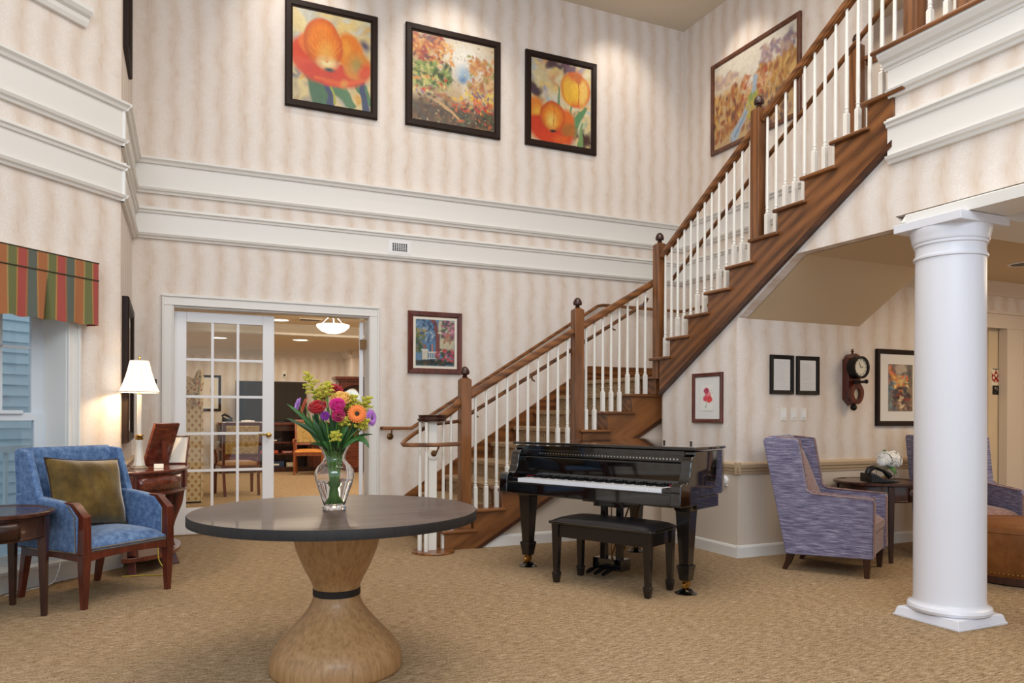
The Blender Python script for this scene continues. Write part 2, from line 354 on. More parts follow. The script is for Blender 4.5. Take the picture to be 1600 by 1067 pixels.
struct(M().mold([(o, z*1.35) for o, z in bb], W(-.02, 0, 0)[:2], W(3.3, 0, 0)[:2], NL[:2]).build('baseboard_left', TRIM))
struct(M().mold(bb, (-.335, 6.75), (-.305, YB), (1, 0)).mold(bb, (-.31, YB), (-.05, YB), (0, -1)).build('baseboard_back', TRIM))
# the double frieze of white bands
PA = [(0, 3.325), (.025, 3.325), (.032, 3.345), (.05, 3.352), (.06, 3.372), (.03, 3.38), (.03, 3.60), (.05, 3.605), (.06, 3.625), (.08, 3.643), (.08, 3.66), (0, 3.668)]
PB = [(0, 2.89), (.025, 2.89), (.032, 2.908), (.05, 2.916), (.06, 2.936), (.03, 2.944), (.03, 3.128), (.045, 3.132), (.05, 3.15), (.065, 3.16), (.065, 3.172), (.04, 3.178), (.04, 3.19), (0, 3.194)]
def sh(p, d): return [(o, z+d) for o, z in p]
for i, (p0, p1, out) in enumerate([((-.31, YB), (XR, YB), (0, -1)), ((XR, YB), (XR, 5.3), (-1, 0)), ((-.335, 6.72), (-.305, YB), (1, -.02)), (W(-.02, 0, 0)[:2], W(3.3, 0, 0)[:2], NL[:2])]):
    d = (0.01, .02, 0, 0)[i]
    struct(M().mold(sh(PA, d), p0, p1, out).build('trim_%d' % (8+2*i), TRIM)); struct(M().mold(sh(PB, d), p0, p1, out).build('trim_%d' % (9+2*i), TRIM))
struct(M().mold(sh(PA[:7]+[(.03, 3.56), (0, 3.56)], .032), (XS, 3.62), (XS, -3.4), (-1, 0)).build('trim_16', TRIM))
struct(M().mold(sh(PB, .026), (XS, 3.62), (XS, -3.4), (-1, 0)).build('trim_17', TRIM))
struct(M().mold([(0, 3.545), (.035, 3.545), (.04, 3.562), (.055, 3.566), (.065, 3.585), (.09, 3.60), (.115, 3.63), (.115, 3.645), (0, 3.645)], (XS, 3.64), (XS, -3.4), (-1, 0)).build('trim_18', TRIM))
struct(M().box(XS-.135, -3.4, 3.645, XS+.1, 3.68, 3.675).build('trim_19', OAKY, bevel=.012, seg=3))
# beam on the column, and the cross beam
struct(M().box(4.14, -3.4, 2.39, 4.46, 3.26, 2.452).mold([(0, 2.452), (.03, 2.452), (.05, 2.49), (.0, 2.55)], (4.45, -3.4), (4.45, 3.5), (-1, 0)).build('trim_20', TRIM))
struct(M().box(4.461, 2.92, 2.441, 9.4, 3.24, 2.60).box(4.461, 2.90, 2.391, 9.4, 3.255, 2.44).build('trim_21', TRIM))
crown = [(0, 2.47), (.015, 2.47), (.03, 2.50), (.08, 2.56), (.1, 2.60), (0, 2.60)]
struct(M().mold(crown, (6.1, YA), (9.4, YA), (0, -1)).build('trim_22', CREAM))
# elevator opening
struct(M().box(6.86, YA-.025, 0, 6.95, YA, 2.134).box(7.99, YA-.03, 0, 8.29, YA, 2.134).box(6.855, YA-.032, 2.135, 8.295, YA, 2.279).box(6.84, YA-.05, 2.28, 8.31, YA, 2.31).box(7.982, YA-.038, 0, 8.018, YA+.05, 2.133).box(8.252, YA-.037, 0, 8.288, YA, 2.1335).build('trim_23', CREAM))
METAL = mat('elevator_jamb', '#d8c5a6', .4, .05)
door2 = struct(M().box(7.83, YA+.06, 0, 8.06, YA+.16, 2.12).box(6.9, YA+.061, 2.12, 8.06, YA+.16, 2.3).box(6.9, YA+.062, 0, 7.0, YA+.16, 2.12).build('door_2', METAL))
M().box(7.0, YA+.12, 0, 7.41, YA+.15, 2.12).build('door_panel', METAL, door2); M().box(7.416, YA+.12, 0, 7.826, YA+.15, 2.12).build('door_panel', METAL, door2)

# ------------------------------------------------------------------ french doors in the back wall
casing = M()
for x0, x1 in ((-.045, .061), (1.984, 2.09)):
    casing.box(x0+.001, YB-.022, 0, x1-.001, YB, 2.269)
    xa, xb = (x0, x0+.022) if x0 < 1 else (x1-.022, x1)
    casing.box(xa, YB-.036, 0, xb, YB, 2.351)
    xa, xb = (x1-.016, x1) if x0 < 1 else (x0, x0+.016)
    casing.box(xa, YB-.028, 0, xb, YB, 2.268)
casing.box(-.044, YB-.0225, 2.27, 2.089, YB, 2.375).box(-.05, YB-.038, 2.352, 2.095, YB, 2.378).box(.05, YB-.028, 2.27, 1.995, YB, 2.286)
casing.box(.045, YB-.001, 0, .064, YB+.2, 2.254).box(1.981, YB-.001, 0, 2.0, YB+.2, 2.254).box(.045, YB-.001, 2.255, 2.0, YB+.2, 2.275)
door1 = struct(casing.build('door_1', TRIM, bevel=.004, seg=1))
def french_leaf(loc, rz, knob_side):
    """leaf in its own frame: x 0..w, thickness 4.5 cm, bottom at z=.01"""
    w_, h = .955, 2.235; a, b, zb, zt = .115, .955-.115, .275, 2.13
    fr = M().box(0, 0, .012, a, .045, h).box(b, 0, .012, w_, .045, h).box(a, 0, .012, b, .045, zb).box(a, 0, zt, b, .045, h)
    o = fr.build('door_leaf', WHITEP, door1, loc=loc, rz=rz, bevel=.004, seg=1)
    cw = (b-a)/3; rh = (zt-zb)/5; mu = M()
    for i in (1, 2): mu.box(a+i*cw-.013, .004, zb, a+i*cw+.013, .041, zt)
    for j in range(1, 5): mu.box(a, .006, zb+j*rh-.013, b, .039, zb+j*rh+.013)
    mu.build('muntin', WHITEP, o)
    for i in range(3):
        for j in range(5):
            M().box(a+i*cw, .02, zb+j*rh, a+(i+1)*cw, .024, zb+(j+1)*rh).build('pane', PANE, o)
    kx = w_-.055 if knob_side else .055
    kb = M().lathe([(.026, 0), (.026, .006), (.012, .01), (.011, .035), (.022, .042), (.027, .055), (.022, .068), (.0, .072)], 16)
    kb.xf(Matrix.Translation((kx, 0, 1.0)) @ Matrix.Rotation(math.pi/2, 4, 'X')); kb.tube([(kx, -.045, 1.0), (kx-.06, -.05, 1.004), (kx-.105, -.045, 1.006)], .009, 8)
    kb.build('door_handle', BRASS, o, smooth=True, label='brass lever handle')
    return o
french_leaf((.063, YB+.12, 0), 0, True)
lf = french_leaf((1.965, YB+.17, 0), math.radians(77), True)
for z in (.28, 1.1, 1.98):
    M().box(1.925, YB+.10, z-.05, 1.985, YB+.17, z+.05).build('hinge', BRONZE, door1)

# ------------------------------------------------------------------ bay window at left
jam = M()
wbox(jam, .455, .475, -.3, .0, .12, 2.25); wbox(jam, 1.505, 1.525, -.3, .0, .12, 2.25); wbox(jam, .455, 1.525, -.3, 0, 2.24, 2.26)
for s0, s1 in ((.375, .47), (1.51, 1.605)):
    wbox(jam, s0, s1, 0, .022, .15, 2.34); wbox(jam, s0 if s0 < 1 else s1-.022, s0+.022 if s0 < 1 else s1, 0, .036, .15, 2.34)
    for q in (.035, .052): wbox(jam, s0+q, s0+q+.008, 0, .027, .15, 2.3)
wbox(jam, .375, 1.605, 0, .022, 2.25, 2.345)
win = struct(jam.build('window_1', TRIM, bevel=.003, seg=1))
st = M(); wbox(st, .35, 1.63, -.22, .07, .125, .155); st.build('window_sill', TRIM, win, bevel=.006)
VIN = mat('sash_vinyl', '#d7dde2', .35)
for nm, z0, z1, o0 in (('upper_sash', 1.165, 2.24, -.235), ('lower_sash', .155, 1.215, -.205)):
    q = M(); wbox(q, .475, .565, o0-.03, o0, z0, z1); wbox(q, 1.415, 1.505, o0-.03, o0, z0, z1); wbox(q, .565, 1.415, o0-.03, o0, z0, z0+.055); wbox(q, .565, 1.415, o0-.03, o0, z1-.05, z1)
    sash = q.build(nm, VIN, win)
    if nm == 'upper_sash':
        q = M()
        for s_ in (.79, 1.0, 1.21): wbox(q, s_-.011, s_+.011, o0-.024, o0-.006, z0, z1)
        wbox(q, .565, 1.415, o0-.024, o0-.006, 1.68, 1.702); q.build('muntin', VIN, sash)
    else:
        q = M(); wbox(q, .66, .84, o0-.01, o0+.018, z1-.006, z1+.022); q.build('sash_lock', VIN, sash, bevel=.006)
    q = M(); wbox(q, .555, 1.425, o0-.018, o0-.014, z0+.02, z1-.02); q.build('pane', PANE, sash)
# ledge of the upper window
q = M().mold([(0, 4.10), (.03, 4.10), (.045, 4.13), (.05, 4.16), (.075, 4.175), (.095, 4.20), (.095, 4.235), (0, 4.24)], W(.335, 0, 0)[:2], W(2.6, 0, 0)[:2], NL[:2])
q.add([], []); struct(q.build('window_2', TRIM))

# ------------------------------------------------------------------ room behind the doors
struct(M().box(-.5, 17.1, 0, 6, 17.2, 2.8).build('wall_rear_far', WPX)); struct(M().box(-.5, 8.23, 0, -.42, 17.1, 2.8).build('wall_rear_left', WPY))
struct(M().box(6, 8.25, 0, 6.1, 17.2, 2.8).build('wall_rear_right', WPY)); struct(M().box(3.62, 16.35, 0, 6, 17.1, 2.8).build('wall_rear_jog', WPX))
struct(M().box(-.5, 8.22, 2.73, 6, 13.3, 2.85).box(-.5, 13.3, 2.58, 6, 17.2, 2.85).build('ceiling_rear', CEILM))
struct(M().mold([(0, 2.56), (.02, 2.56), (.03, 2.60), (.07, 2.66), (.09, 2.73), (0, 2.73)], (-.42, 13.3), (6, 13.3), (0, -1)).box(-.5, 13.3, 2.555, 6, 13.5, 2.585).build('trim_24', TRIM))
cr2 = [(0, 2.44), (.02, 2.44), (.04, 2.47), (.1, 2.54), (.12, 2.58), (0, 2.58)]
struct(M().mold(cr2, (-.42, 17.1), (3.62, 17.1), (0, -1)).mold(cr2, (3.62, 16.35), (6, 16.35), (0, -1)).mold(cr2, (3.62, 17.1), (3.62, 16.3), (-1, 0)).build('trim_25', TRIM))
struct(M().mold(bb, (-.42, 17.1), (3.62, 17.1), (0, -1)).build('baseboard_rear', TRIM))

# ------------------------------------------------------------------ staircase
R_ = .179
stair = thing('staircase', 'dark oak staircase with white turned balusters climbing along the back and right walls', 'staircase', (2.2, 7.2, 0))
def sb(mm, name, mt, **k): return mm.build(name, mt, stair, True, **k)
YF = 6.44
def xn(n): return 2.519+.2835*(n-2)
def yn(n): return 6.373-.2838*(n-10)
# outer stringers
pts = [(2.56, 0)]
pts += [(4.64, 1.21+.0), (4.64, 1.58), (xn(9)+.03, 1.58)]
for n in range(8, 1, -1): pts += [(xn(n+1)+.03, R_*n-.03), (xn(n)+.03, R_*n-.03)]
pts += [(xn(2)+.03, R_-.03), (xn(1)+.03, R_-.03), (xn(1)+.03, 0)]
sb(M().prism(pts, 'y', YF-.005, YF+.03), 'stringer', OAKS1)
pts = [(6.226, 1.45), (6.226, R_*10-.03)]
for n in range(10, 19): pts += [(yn(n+1)-.03, R_*n-.03), (yn(n+1)-.03, R_*(n+1)-.03)]
pts += [(yn(20)+.06, R_*19-.03), (yn(20)+.06, 3.585), (3.585, 3.585), (3.585, 3.07)]
sb(M().prism(pts, 'x', XS-.022, XS+.03), 'stringer', OAKS2)
STRIPD = wood('oak_dark_strip', '#2a140a', '#43230f', '#5a3217', (7, 1.3, 7), .35, .2)
sb(M().prism([(6.226, 1.45), (3.585, 3.07), (3.585, 3.025), (6.226, 1.405)], 'x', XS-.035, XS+.03), 'stringer_moulding', STRIPD)
sb(M().prism([(2.56, 0), (4.64, 1.21), (4.64, 1.17), (2.62, -.0)], 'y', YF-.018, YF+.03), 'stringer_moulding', STRIPD)
# wall skirts
sb(M().prism([(2.34, 0), (2.34, .30), (2.42, .36), (4.70, 1.815), (XR-.02, 1.815), (XR-.02, 1.58), (4.9, 1.58), (2.42, .0)], 'y', YB-.03, YB-.002), 'skirt_board', OAKX)
sb(M().prism([(YB-.03, 1.58), (YB-.03, 1.815), (6.62, 1.815), (3.5, 3.80), (3.5, 3.45), (6.4, 1.58)], 'x', XR-.03, XR-.002), 'skirt_board', OAKY)
# treads, risers, carpet
for n in range(1, 9):
    x = xn(n); z = R_*n; y0 = YF-.04
    sb(M().box(x, y0, z-.03, x+.2835+.055, YB-.03, z), 'tread', OAKX, bevel=.012, seg=3)
    sb(M().box(x+.032, YF+.03, z-R_, x+.05, YB-.03, z-.03), 'riser', OAKX)
    sb(M().prism([(x-.012, z-.03), (x-.012, z+.006), (x+.02, z+.012), (x+.33, z+.012), (x+.33, z), (x, z), (x, z-.032), (x+.03, z-.034), (x+.03, z-R_+.012), (x+.018, z-R_+.012), (x+.018, z-.04)], 'y', YF+.26, YB-.14), 'stair_carpet', CARPET)
z = R_*9; x = xn(9)
sb(M().prism([(x, YF-.04), (4.66, YF-.04), (4.66, 6.3), (XR-.03, 6.3), (XR-.03, YB-.03), (x, YB-.03)], 'z', z-.03, z), 'landing', OAKX, bevel=.012, seg=3)
sb(M().box(x+.032, YF+.03, z-R_, x+.05, YB-.03, z-.03), 'riser', OAKX)
sb(M().prism([(x-.012, z-.03), (x-.012, z+.006), (x+.02, z+.012), (6.0, z+.012), (6.0, z), (x, z), (x, z-.032), (x+.03, z-.034), (x+.03, z-R_+.012), (x+.018, z-R_+.012), (x+.018, z-.04)], 'y', YF+.26, YB-.04), 'stair_carpet', CARPET)
for n in range(10, 20):
    y = yn(n); z = R_*n
    sb(M().box(XS-.055, y-.2838-.055, z-.03, XR-.03, y, z), 'tread', OAKY, bevel=.012, seg=3)
    sb(M().box(XS+.03, y-.05, z-R_, XR-.03, y-.032, z-.03), 'riser', OAKY)
    sb(M().box(XS+.30, y-.29, z, XR-.16, y+.01, z+.012), 'stair_carpet', CARPET)
sb(M().box(XS+.03, yn(20)-.05, R_*19, XR-.03, yn(20)-.032, 3.6), 'riser', OAKY)
# newels with acorn finials
ACORN = [(.022, 0), (.026, .008), (.018, .016), (.022, .024), (.04, .03), (.044, .042), (.043, .055), (.038, .072), (.028, .088), (.014, .1), (.0, .104)]
def newel(x, y, z0, z1, w_=.1):
    q = M().box(x-w_/2, y-w_/2, z0, x+w_/2, y+w_/2, z1-.02).taper((x, y, z1-.02), (w_, w_), (x, y, z1), (.05, .05))
    o = sb(q, 'newel_post', OAK, bevel=.004, seg=2)
    f_ = M().lathe([(r*w_/.1, z+z1) for r, z in ACORN], 16, (x-2.2, y-7.2)); f_.build('finial', WALNUT, o, smooth=True)
YRl, XRl = 6.50, 4.50
newel(2.48, YRl, R_*2-.18, 1.555); newel(3.655, YRl, R_*5, 2.262); newel(4.5, 6.33, R_*9-.03, 2.945); newel(4.5, 4.93, R_*14, 3.79)
newel(4.53, 3.50, 3.55, 4.75, .1); newel(4.53, 3.1, 3.66, 4.75, .13); newel(6.03, 5.28, 3.2, 4.79, .1)
# hand rails
def railz1(x): return 1.424-.03+.592*(x-2.532)
def railz2(y): return 2.835-.03+.624*(6.285-y)
SQ = [(.03, -.018), (.034, .0), (.026, .026), (.012, .034), (-.012, .034), (-.026, .026), (-.034, 0), (-.03, -.018), (-.022, -.024), (-.022, -.034), (.022, -.034), (.022, -.024)]
def hrail(p, name='hand_rail', mt=OAKX): sb(M().tube(p, 1, 12, sq=SQ), name, mt, smooth=True)
hrail([(2.53, YRl, railz1(2.53)), (3.605, YRl, railz1(3.605))]); hrail([(3.705, YRl, railz1(3.705)), (4.47, YRl-.04, railz1(4.47)), (4.5, 6.38, railz1(4.52))])
hrail([(XRl, 6.28, railz2(6.28)), (XRl, 4.98, railz2(4.98))], mt=OAKY); hrail([(XRl, 4.88, railz2(4.88)), (XRl, 3.55, railz2(3.55))], mt=OAKY)
hrail([(4.53, 3.45, 4.62), (4.53, -3, 4.62)], mt=OAKY)
hrail([(2.24, 6.46, 1.19), (2.36, 6.48, 1.27), (2.44, YRl, railz1(2.44))])
# balusters
def baluster(x, y, z0, z1, s=.034):
    hb = .19; q = M().box(x-s/2, y-s/2, z0, x+s/2, y+s/2, z0+hb).taper((x, y, z0+hb), (s, s), (x, y, z0+hb+.012), (s*.7, s*.7))
    r = s/2
    q.lathe([(r*.75, z0+hb+.01), (r*1.0, z0+hb+.018), (r*.75, z0+hb+.028), (r*.72, z0+hb+.034), (r*.98, z0+hb+.044), (r*.7, z0+hb+.054), (r*.86, z0+hb+.075), (r*.9, z0+hb+.13), (r*.62, z1)], 8, (x, y), a0=.39)
    sb(q, 'baluster', IVORY, smooth=True)
for k in range(1, 11):
    x = 2.48+.1068*k; n = int((x-2.519)/.2835)+2; baluster(x, YRl, R_*n, railz1(x)-.02)
for k in range(1, 9):
    x = 3.655+.0965*k; n = min(9, int((x-2.519)/.2835)+2); baluster(x, YRl-(.03 if k > 6 else 0), R_*n, railz1(x)-.02)
for k in range(1, 14):
    y = 6.33-.1*k; n = 10+int((6.373-y)/.2838); baluster(XRl, y, R_*n, railz2(y)-.02)
for k in range(1, 14):
    y = 4.93-.1*k; n = min(19, 10+int((6.373-y)/.2838)); baluster(XRl, y, R_*n, railz2(y)-.02)
for k in (3.39, 3.27, 3.2, 2.96, 2.85, 2.74, 2.63): baluster(4.53, k, 3.675, 4.6)
# starting post with its cap, base plate and short balusters
sb(M().lathe([(.19, 0), (.19, .012), (.182, .02), (0, .02)], 32, (2.15, 6.40)), 'base_plate', OAKX, smooth=True)
sb(M().box(2.10, 6.38, .02, 2.175, 6.455, 1.155), 'starting_post', IVORY, bevel=.003, seg=1)
sb(M().lathe([(.08, 1.15), (.115, 1.158), (.122, 1.17), (.122, 1.178), (.112, 1.185), (.112, 1.20), (.12, 1.212), (.0, 1.215)], 24, (2.14, 6.42), sx=1.05), 'post_cap', WALNUT, smooth=True)
for x, y in ((2.035, 6.43), (2.07, 6.36)): sb(M().lathe([(.02, .02), (.02, .3), (.016, .34), (.014, 1.15)], 8, (x, y)), 'baluster', IVORY, smooth=True)
for x, y, z0 in ((2.262, 6.46, .05), (2.345, 6.49, R_)): baluster(x, y, z0 if z0 > .1 else .0, 1.19+(x-2.24)*.6)
# inner grab rail with its loop round the post
def gz(x): return railz1(x)-.19
gp = [(2.33, 6.22, .965), (2.30, 6.19, .962), (2.1, 6.22, .955), (1.92, 6.27, .955), (1.86, 6.34, .955), (1.87, 6.42, .965), (1.93, 6.50, .995), (2.03, 6.57, 1.05), (2.2, 6.59, 1.13), (2.45, 6.59, gz(2.45)), (3.3, 6.59, gz(3.3)), (4.42, 6.59, gz(4.42)), (4.47, 6.56, gz(4.47)), (4.47, 6.5, gz(4.47)+.06)]
sb(M().tube(gp, .019, 8), 'grab_rail', OAKX, smooth=True)
sb(M().tube([(4.60, 6.25, railz2(6.25)-.25), (4.60, 3.7, railz2(3.7)-.25)], .02, 8), 'grab_rail', OAKY, smooth=True)
def rosette(x, y, z, out, r=.032):
    Rm = Vector((0, 0, 1)).rotation_difference(Vector(out)).to_matrix().to_4x4()
    q = M().lathe([(r, 0), (r, .008), (r*.75, .014), (r*.45, .018), (r*.4, .03), (0, .032)], 16); q.xf(Matrix.Translation((x, y, z)) @ Rm); return q
q = rosette(2.14, 6.38, .875, (0, -1, 0), .042).tube([(2.14, 6.36, .875), (2.14, 6.30, .88), (2.14, 6.24, .93), (2.14, 6.225, .95)], .008, 6); sb(q, 'rail_bracket', BRONZE, smooth=True)
sb(M().lathe([(.058, 0), (.058, .014), (.05, .02), (0, .02)], 20).xf(Matrix.Translation((2.14, 6.385, .875)) @ Matrix.Rotation(math.pi/2, 4, 'X')), 'bracket_plate', IVORY, smooth=True)
for x in (2.62, 3.2, 4.1): sb(M().tube([(x, 6.52, gz(x)-.06), (x, 6.56, gz(x)-.05), (x, 6.59, gz(x)-.015)], .008, 6), 'rail_bracket', BRONZE, smooth=True)
for y in (5.9, 4.8, 4.2): sb(M().tube([(4.53, y, railz2(y)-.33), (4.57, y, railz2(y)-.31), (4.60, y, railz2(y)-.265)], .009, 6), 'rail_bracket', BRONZE, smooth=True)
# rail on the back wall
wr = thing('wall_handrail', 'round oak handrail on brass brackets along the back wall beside the lower flight', 'handrail', (2.1, 8.04, 1.067))
wp = [(2.12, 8.08, 1.066), (2.13, 8.035, 1.066), (2.44, 8.03, 1.066), (4.80, 8.03, 2.55), (4.88, 8.03, 2.565), (6.02, 8.03, 2.555), (6.06, 8.0, 2.555), (6.055, 7.45, 2.575), (6.1, 7.42, 2.575)]
M().tube(wp, .02, 8).build('rail', OAKX, wr, True, smooth=True)
for x, z in ((2.22, 1.066), (3.0, 1.418), (3.9, 1.985), (4.95, 2.565), (5.8, 2.557)):
    q = rosette(x, YB, z-.09, (0, -1, 0), .036).tube([(x, YB-.02, z-.09), (x, YB-.06, z-.085), (x, YB-.07, z-.02)], .008, 6); q.build('rail_bracket', BRONZE, wr, True, smooth=True)
# knee wall on the upper floor beside the stair
struct(M().box(XR, 3.3, 3.58, XR+.12, 5.24, 4.62).build('wall_knee', CREAM)); struct(M().box(XR-.05, 3.3, 4.62, XR+.16, 5.24, 4.665).box(XR-.03, 3.3, 4.58, XR+.14, 5.24, 4.62).build('trim_26', OAKY, bevel=.008))

# ------------------------------------------------------------------ painted pictures (flat print, painted by code into vertex colours)
NR = np.random.RandomState(11)
class Paint:
    def __init__(s, asp, n=150, bgc='#d8c8a0'):
        s.ny = n; s.nx = max(8, int(n*asp)); s.asp = asp
        s.u, s.v = np.meshgrid((np.arange(s.nx)+.5)/s.nx, (np.arange(s.ny)+.5)/s.ny)
        s.img = np.zeros((s.ny, s.nx, 3)); s.img[:] = np.array(lin(bgc)); s.warp(.0)
    def noise(s, sc_, seed):
        r = np.random.RandomState(seed); g = r.rand(int(sc_)+3, int(sc_)+3)
        x = s.u*sc_; y = s.v*sc_; i = x.astype(int); j = y.astype(int); fx = x-i; fy = y-j; fx = fx*fx*(3-2*fx); fy = fy*fy*(3-2*fy)
        return (g[j, i]*(1-fx)+g[j, i+1]*fx)*(1-fy)+(g[j+1, i]*(1-fx)+g[j+1, i+1]*fx)*fy
    def warp(s, k, sc_=9, seed=3): s.wu = s.u+(s.noise(sc_, seed)-.5)*k; s.wv = s.v+(s.noise(sc_, seed+1)-.5)*k
    def put(s, a, col):
        c = np.array(lin(col)); a = np.clip(a, 0, 1)[..., None]; s.img = s.img*(1-a)+c*a
    def ell(s, cx, cy, rx, ry, col, rot=0, soft=.25, al=1):
        dx = (s.wu-cx)*s.asp; dy = s.wv-cy; c, n = math.cos(rot), math.sin(rot)
        d = np.sqrt(((dx*c+dy*n)/(rx*s.asp))**2+((-dx*n+dy*c)/ry)**2); s.put((1-d)/soft*al if soft else (d < 1)*al, col)
    def rect(s, x0, y0, x1, y1, col, soft=.01, al=1):
        a = np.minimum(np.minimum(s.wu-x0, x1-s.wu), np.minimum(s.wv-y0, y1-s.wv))/soft; s.put(np.clip(a, 0, 1)*al, col)
    def band(s, pts, w_, col, soft=.3, al=1):
        for (x0, y0, w0), (x1, y1, w1) in zip(pts[:-1], pts[1:]):
            dx, dy = (x1-x0)*s.asp, y1-y0; L = dx*dx+dy*dy; t = np.clip(((s.wu-x0)*s.asp*dx+(s.wv-y0)*dy)/L, 0, 1)
            d = np.sqrt(((s.wu-x0)*s.asp-t*dx)**2+(s.wv-y0-t*dy)**2); s.put((1-d/((w0+(w1-w0)*t)*w_))/soft*al, col)
    def dabs(s, n, box, size, cols, rot=(0, 3.1), al=.75, asp=2):
        x0, y0, x1, y1 = box
        for i in range(n):
            r = size*(.5+NR.rand()); s.ell(x0+(x1-x0)*NR.rand(), y0+(y1-y0)*NR.rand(), r/s.asp, r/asp, cols[NR.randint(len(cols))], rot[0]+(rot[1]-rot[0])*NR.rand(), .6, al)
    def strokes(s, amt=.12):
        n = s.noise(60, 5)*.5+s.noise(25, 8)*.5; s.img = np.clip(s.img*(1+amt*(n[..., None]-.5)*2), 0, 1)
    def mesh(s, name, P, parent):
        """P(u,v) -> local point"""
        m_ = M(); nx, ny = s.nx, s.ny
        m_.v = [P(i/nx, j/ny) for j in range(ny+1) for i in range(nx+1)]
        m_.f = [(j*(nx+1)+i, j*(nx+1)+i+1, (j+1)*(nx+1)+i+1, (j+1)*(nx+1)+i) for j in range(ny) for i in range(nx)]
        o = m_.build(name, PRINT, parent); me = o.data
        a = me.color_attributes.new('print', 'FLOAT_COLOR', 'CORNER')
        c = np.ones((ny*nx, 4, 4), np.float32); c[..., :3] = s.img.reshape(-1, 1, 3); a.data.foreach_set('color', c.ravel()); return o
PRINT = mat('print', '#888888', .45, coat=.15)
_N = Nt(PRINT); _a = _N.n('ShaderNodeVertexColor'); _a.layer_name = 'print'; _N.l(_a.outputs[0], _N.b.inputs['Base Color'])

def poppy1(asp):
    p = Paint(asp, 150, '#d9c48c'); p.warp(.05)
    p.dabs(60, (0, .5, 1, 1), .12, ['#e8d9a0', '#d9a84a', '#c8d0c8', '#e0c27a', '#b9b09a'], al=.6); p.dabs(50, (0, 0, 1, .45), .10, ['#8f8a86', '#c9b78a', '#5a5a78', '#a9a9a0', '#d39a2e'], al=.6)
    p.ell(.93, .72, .1, .1, '#5a4f66', soft=.8)
    for a in ((.2, .42, .1, .05), (.3, .3, .2, .02), (.12, .5, .02, .3)): p.band([(a[0], a[1], .7), (a[2]+.22, a[3], 1)], .09, '#3f6a4a')
    p.band([(.38, .45, 1), (.5, .0, .7)], .07, '#2f3a66'); p.band([(.5, .4, .3), (.58, .22, 1), (.75, .02, .4)], .12, '#4f7a52'); p.band([(.75, .36, .5), (.9, .24, 1), (1, .1, .5)], .07, '#4c7a50'); p.band([(.9, .3, .5), (.93, .0, 1)], .06, '#2f3f62'); p.band([(.45, .3, .5), (.55, .02, .5)], .035, '#a9a83a')
    p.warp(.02)
    p.ell(.17, .5, .24, .23, '#d8431a', .5); p.ell(.2, .62, .13, .16, '#e8742a', .6, al=.8); p.ell(.72, .62, .2, .24, '#de7a1c', .1); p.ell(.68, .64, .1, .16, '#e89a2c', .1, soft=.8)
    p.ell(.5, .34, .46, .15, '#cf3512', 0); p.ell(.82, .48, .2, .19, '#d8862a', -.35); p.ell(.82, .49, .13, .13, '#a8904a', -.35, soft=.8); p.ell(.93, .42, .12, .16, '#d54a1c', -.4, soft=.6)
    p.ell(.38, .66, .26, .29, '#c9561a', .1, soft=.1); p.ell(.38, .67, .24, .275, '#e8801c', .1, soft=.4); p.ell(.42, .56, .14, .17, '#f0b84e', .1, soft=.9); p.ell(.43, .46, .17, .1, '#f0dfa0', 0, soft=.8)
    for i in range(26):
        a = math.radians(20+i*6); k_ = .7+.6*((i*7) % 5)/4; p.band([(.43, .46, .3), (.42+.2*k_*math.cos(a), .46+.32*k_*math.sin(a), .9)], .016, ['#eda040', '#d8641a', '#eda040', '#c9561a'][i % 4], .95, .3)
    p.ell(.46, .385, .09, .035, '#233a3a', 0, soft=.7); p.band([(.28, .28, .6), (.62, .25, 1), (.9, .33, .4)], .05, '#e05a20', .8); p.ell(.66, .26, .07, .08, '#e0a040', 0, soft=.9, al=.8)
    p.strokes(); p.img *= .84; return p
def garden(asp):
    p = Paint(asp, 150, '#c9b08a'); p.warp(.03)
    p.ell(.62, .78, .5, .4, '#f2efe4', soft=.8); p.ell(.62, .62, .14, .14, '#a9c4d8', soft=.8); p.ell(.6, .55, .07, .07, '#6f94b8', soft=.8)
    p.dabs(150, (0, .68, .36, 1), .05, ['#8a3a2e', '#b8543a', '#d88a3e', '#6f4450', '#e0a95a', '#a83a34']); p.dabs(50, (.25, .62, .5, .95), .04, ['#e8b060', '#e89a4a', '#f0d9a0'], al=.6)
    p.dabs(150, (0, .38, .45, .68), .05, ['#6f8a4a', '#4f6a3a', '#93a85a', '#3a5230', '#c9c878']); p.dabs(60, (0, .3, .4, .52), .03, ['#e8d484', '#d8452e', '#e89a4e', '#8a6a9a'])
    p.dabs(120, (.68, .38, 1, .85), .05, ['#d89a5a', '#c98a5e', '#a8a05a', '#e0b47a', '#b8744e']); p.rect(-.1, -.1, 1.1, .3, '#5f4a3a', .12); p.dabs(120, (0, 0, 1, .32), .05, ['#5f4a34', '#7a5a3c', '#4a3c34', '#8a6a44', '#5a5248'])
    p.ell(.63, .42, .06, .1, '#e8d9c0', 0, soft=.7); p.ell(.4, .3, .3, .05, '#a8764a', -.4, soft=.9)
    for i in range(14): p.band([(.2+.02*i, .28-.012*i, .4), (.42+.015*i, .2-.012*i, .8)], .012, '#d8b07a', .7, .6)
    p.dabs(60, (.5, .18, 1, .36), .04, ['#c8281e', '#d8402a', '#e8b83a', '#e87a3a', '#8a2a3a']); p.dabs(40, (.62, .34, 1, .44), .03, ['#f0c83e', '#e8d070', '#7a5a8a']); p.dabs(40, (.45, .02, 1, .22), .035, ['#3f4a34', '#5a6a44', '#2f3a30', '#d86a3a'])
    p.dabs(260, (0, 0, 1, 1), .016, ['#e8d9b0', '#7a8a5a', '#b85a3e', '#8f6a4a', '#d8c08a'], al=.5); p.strokes(); p.img *= .8; return p
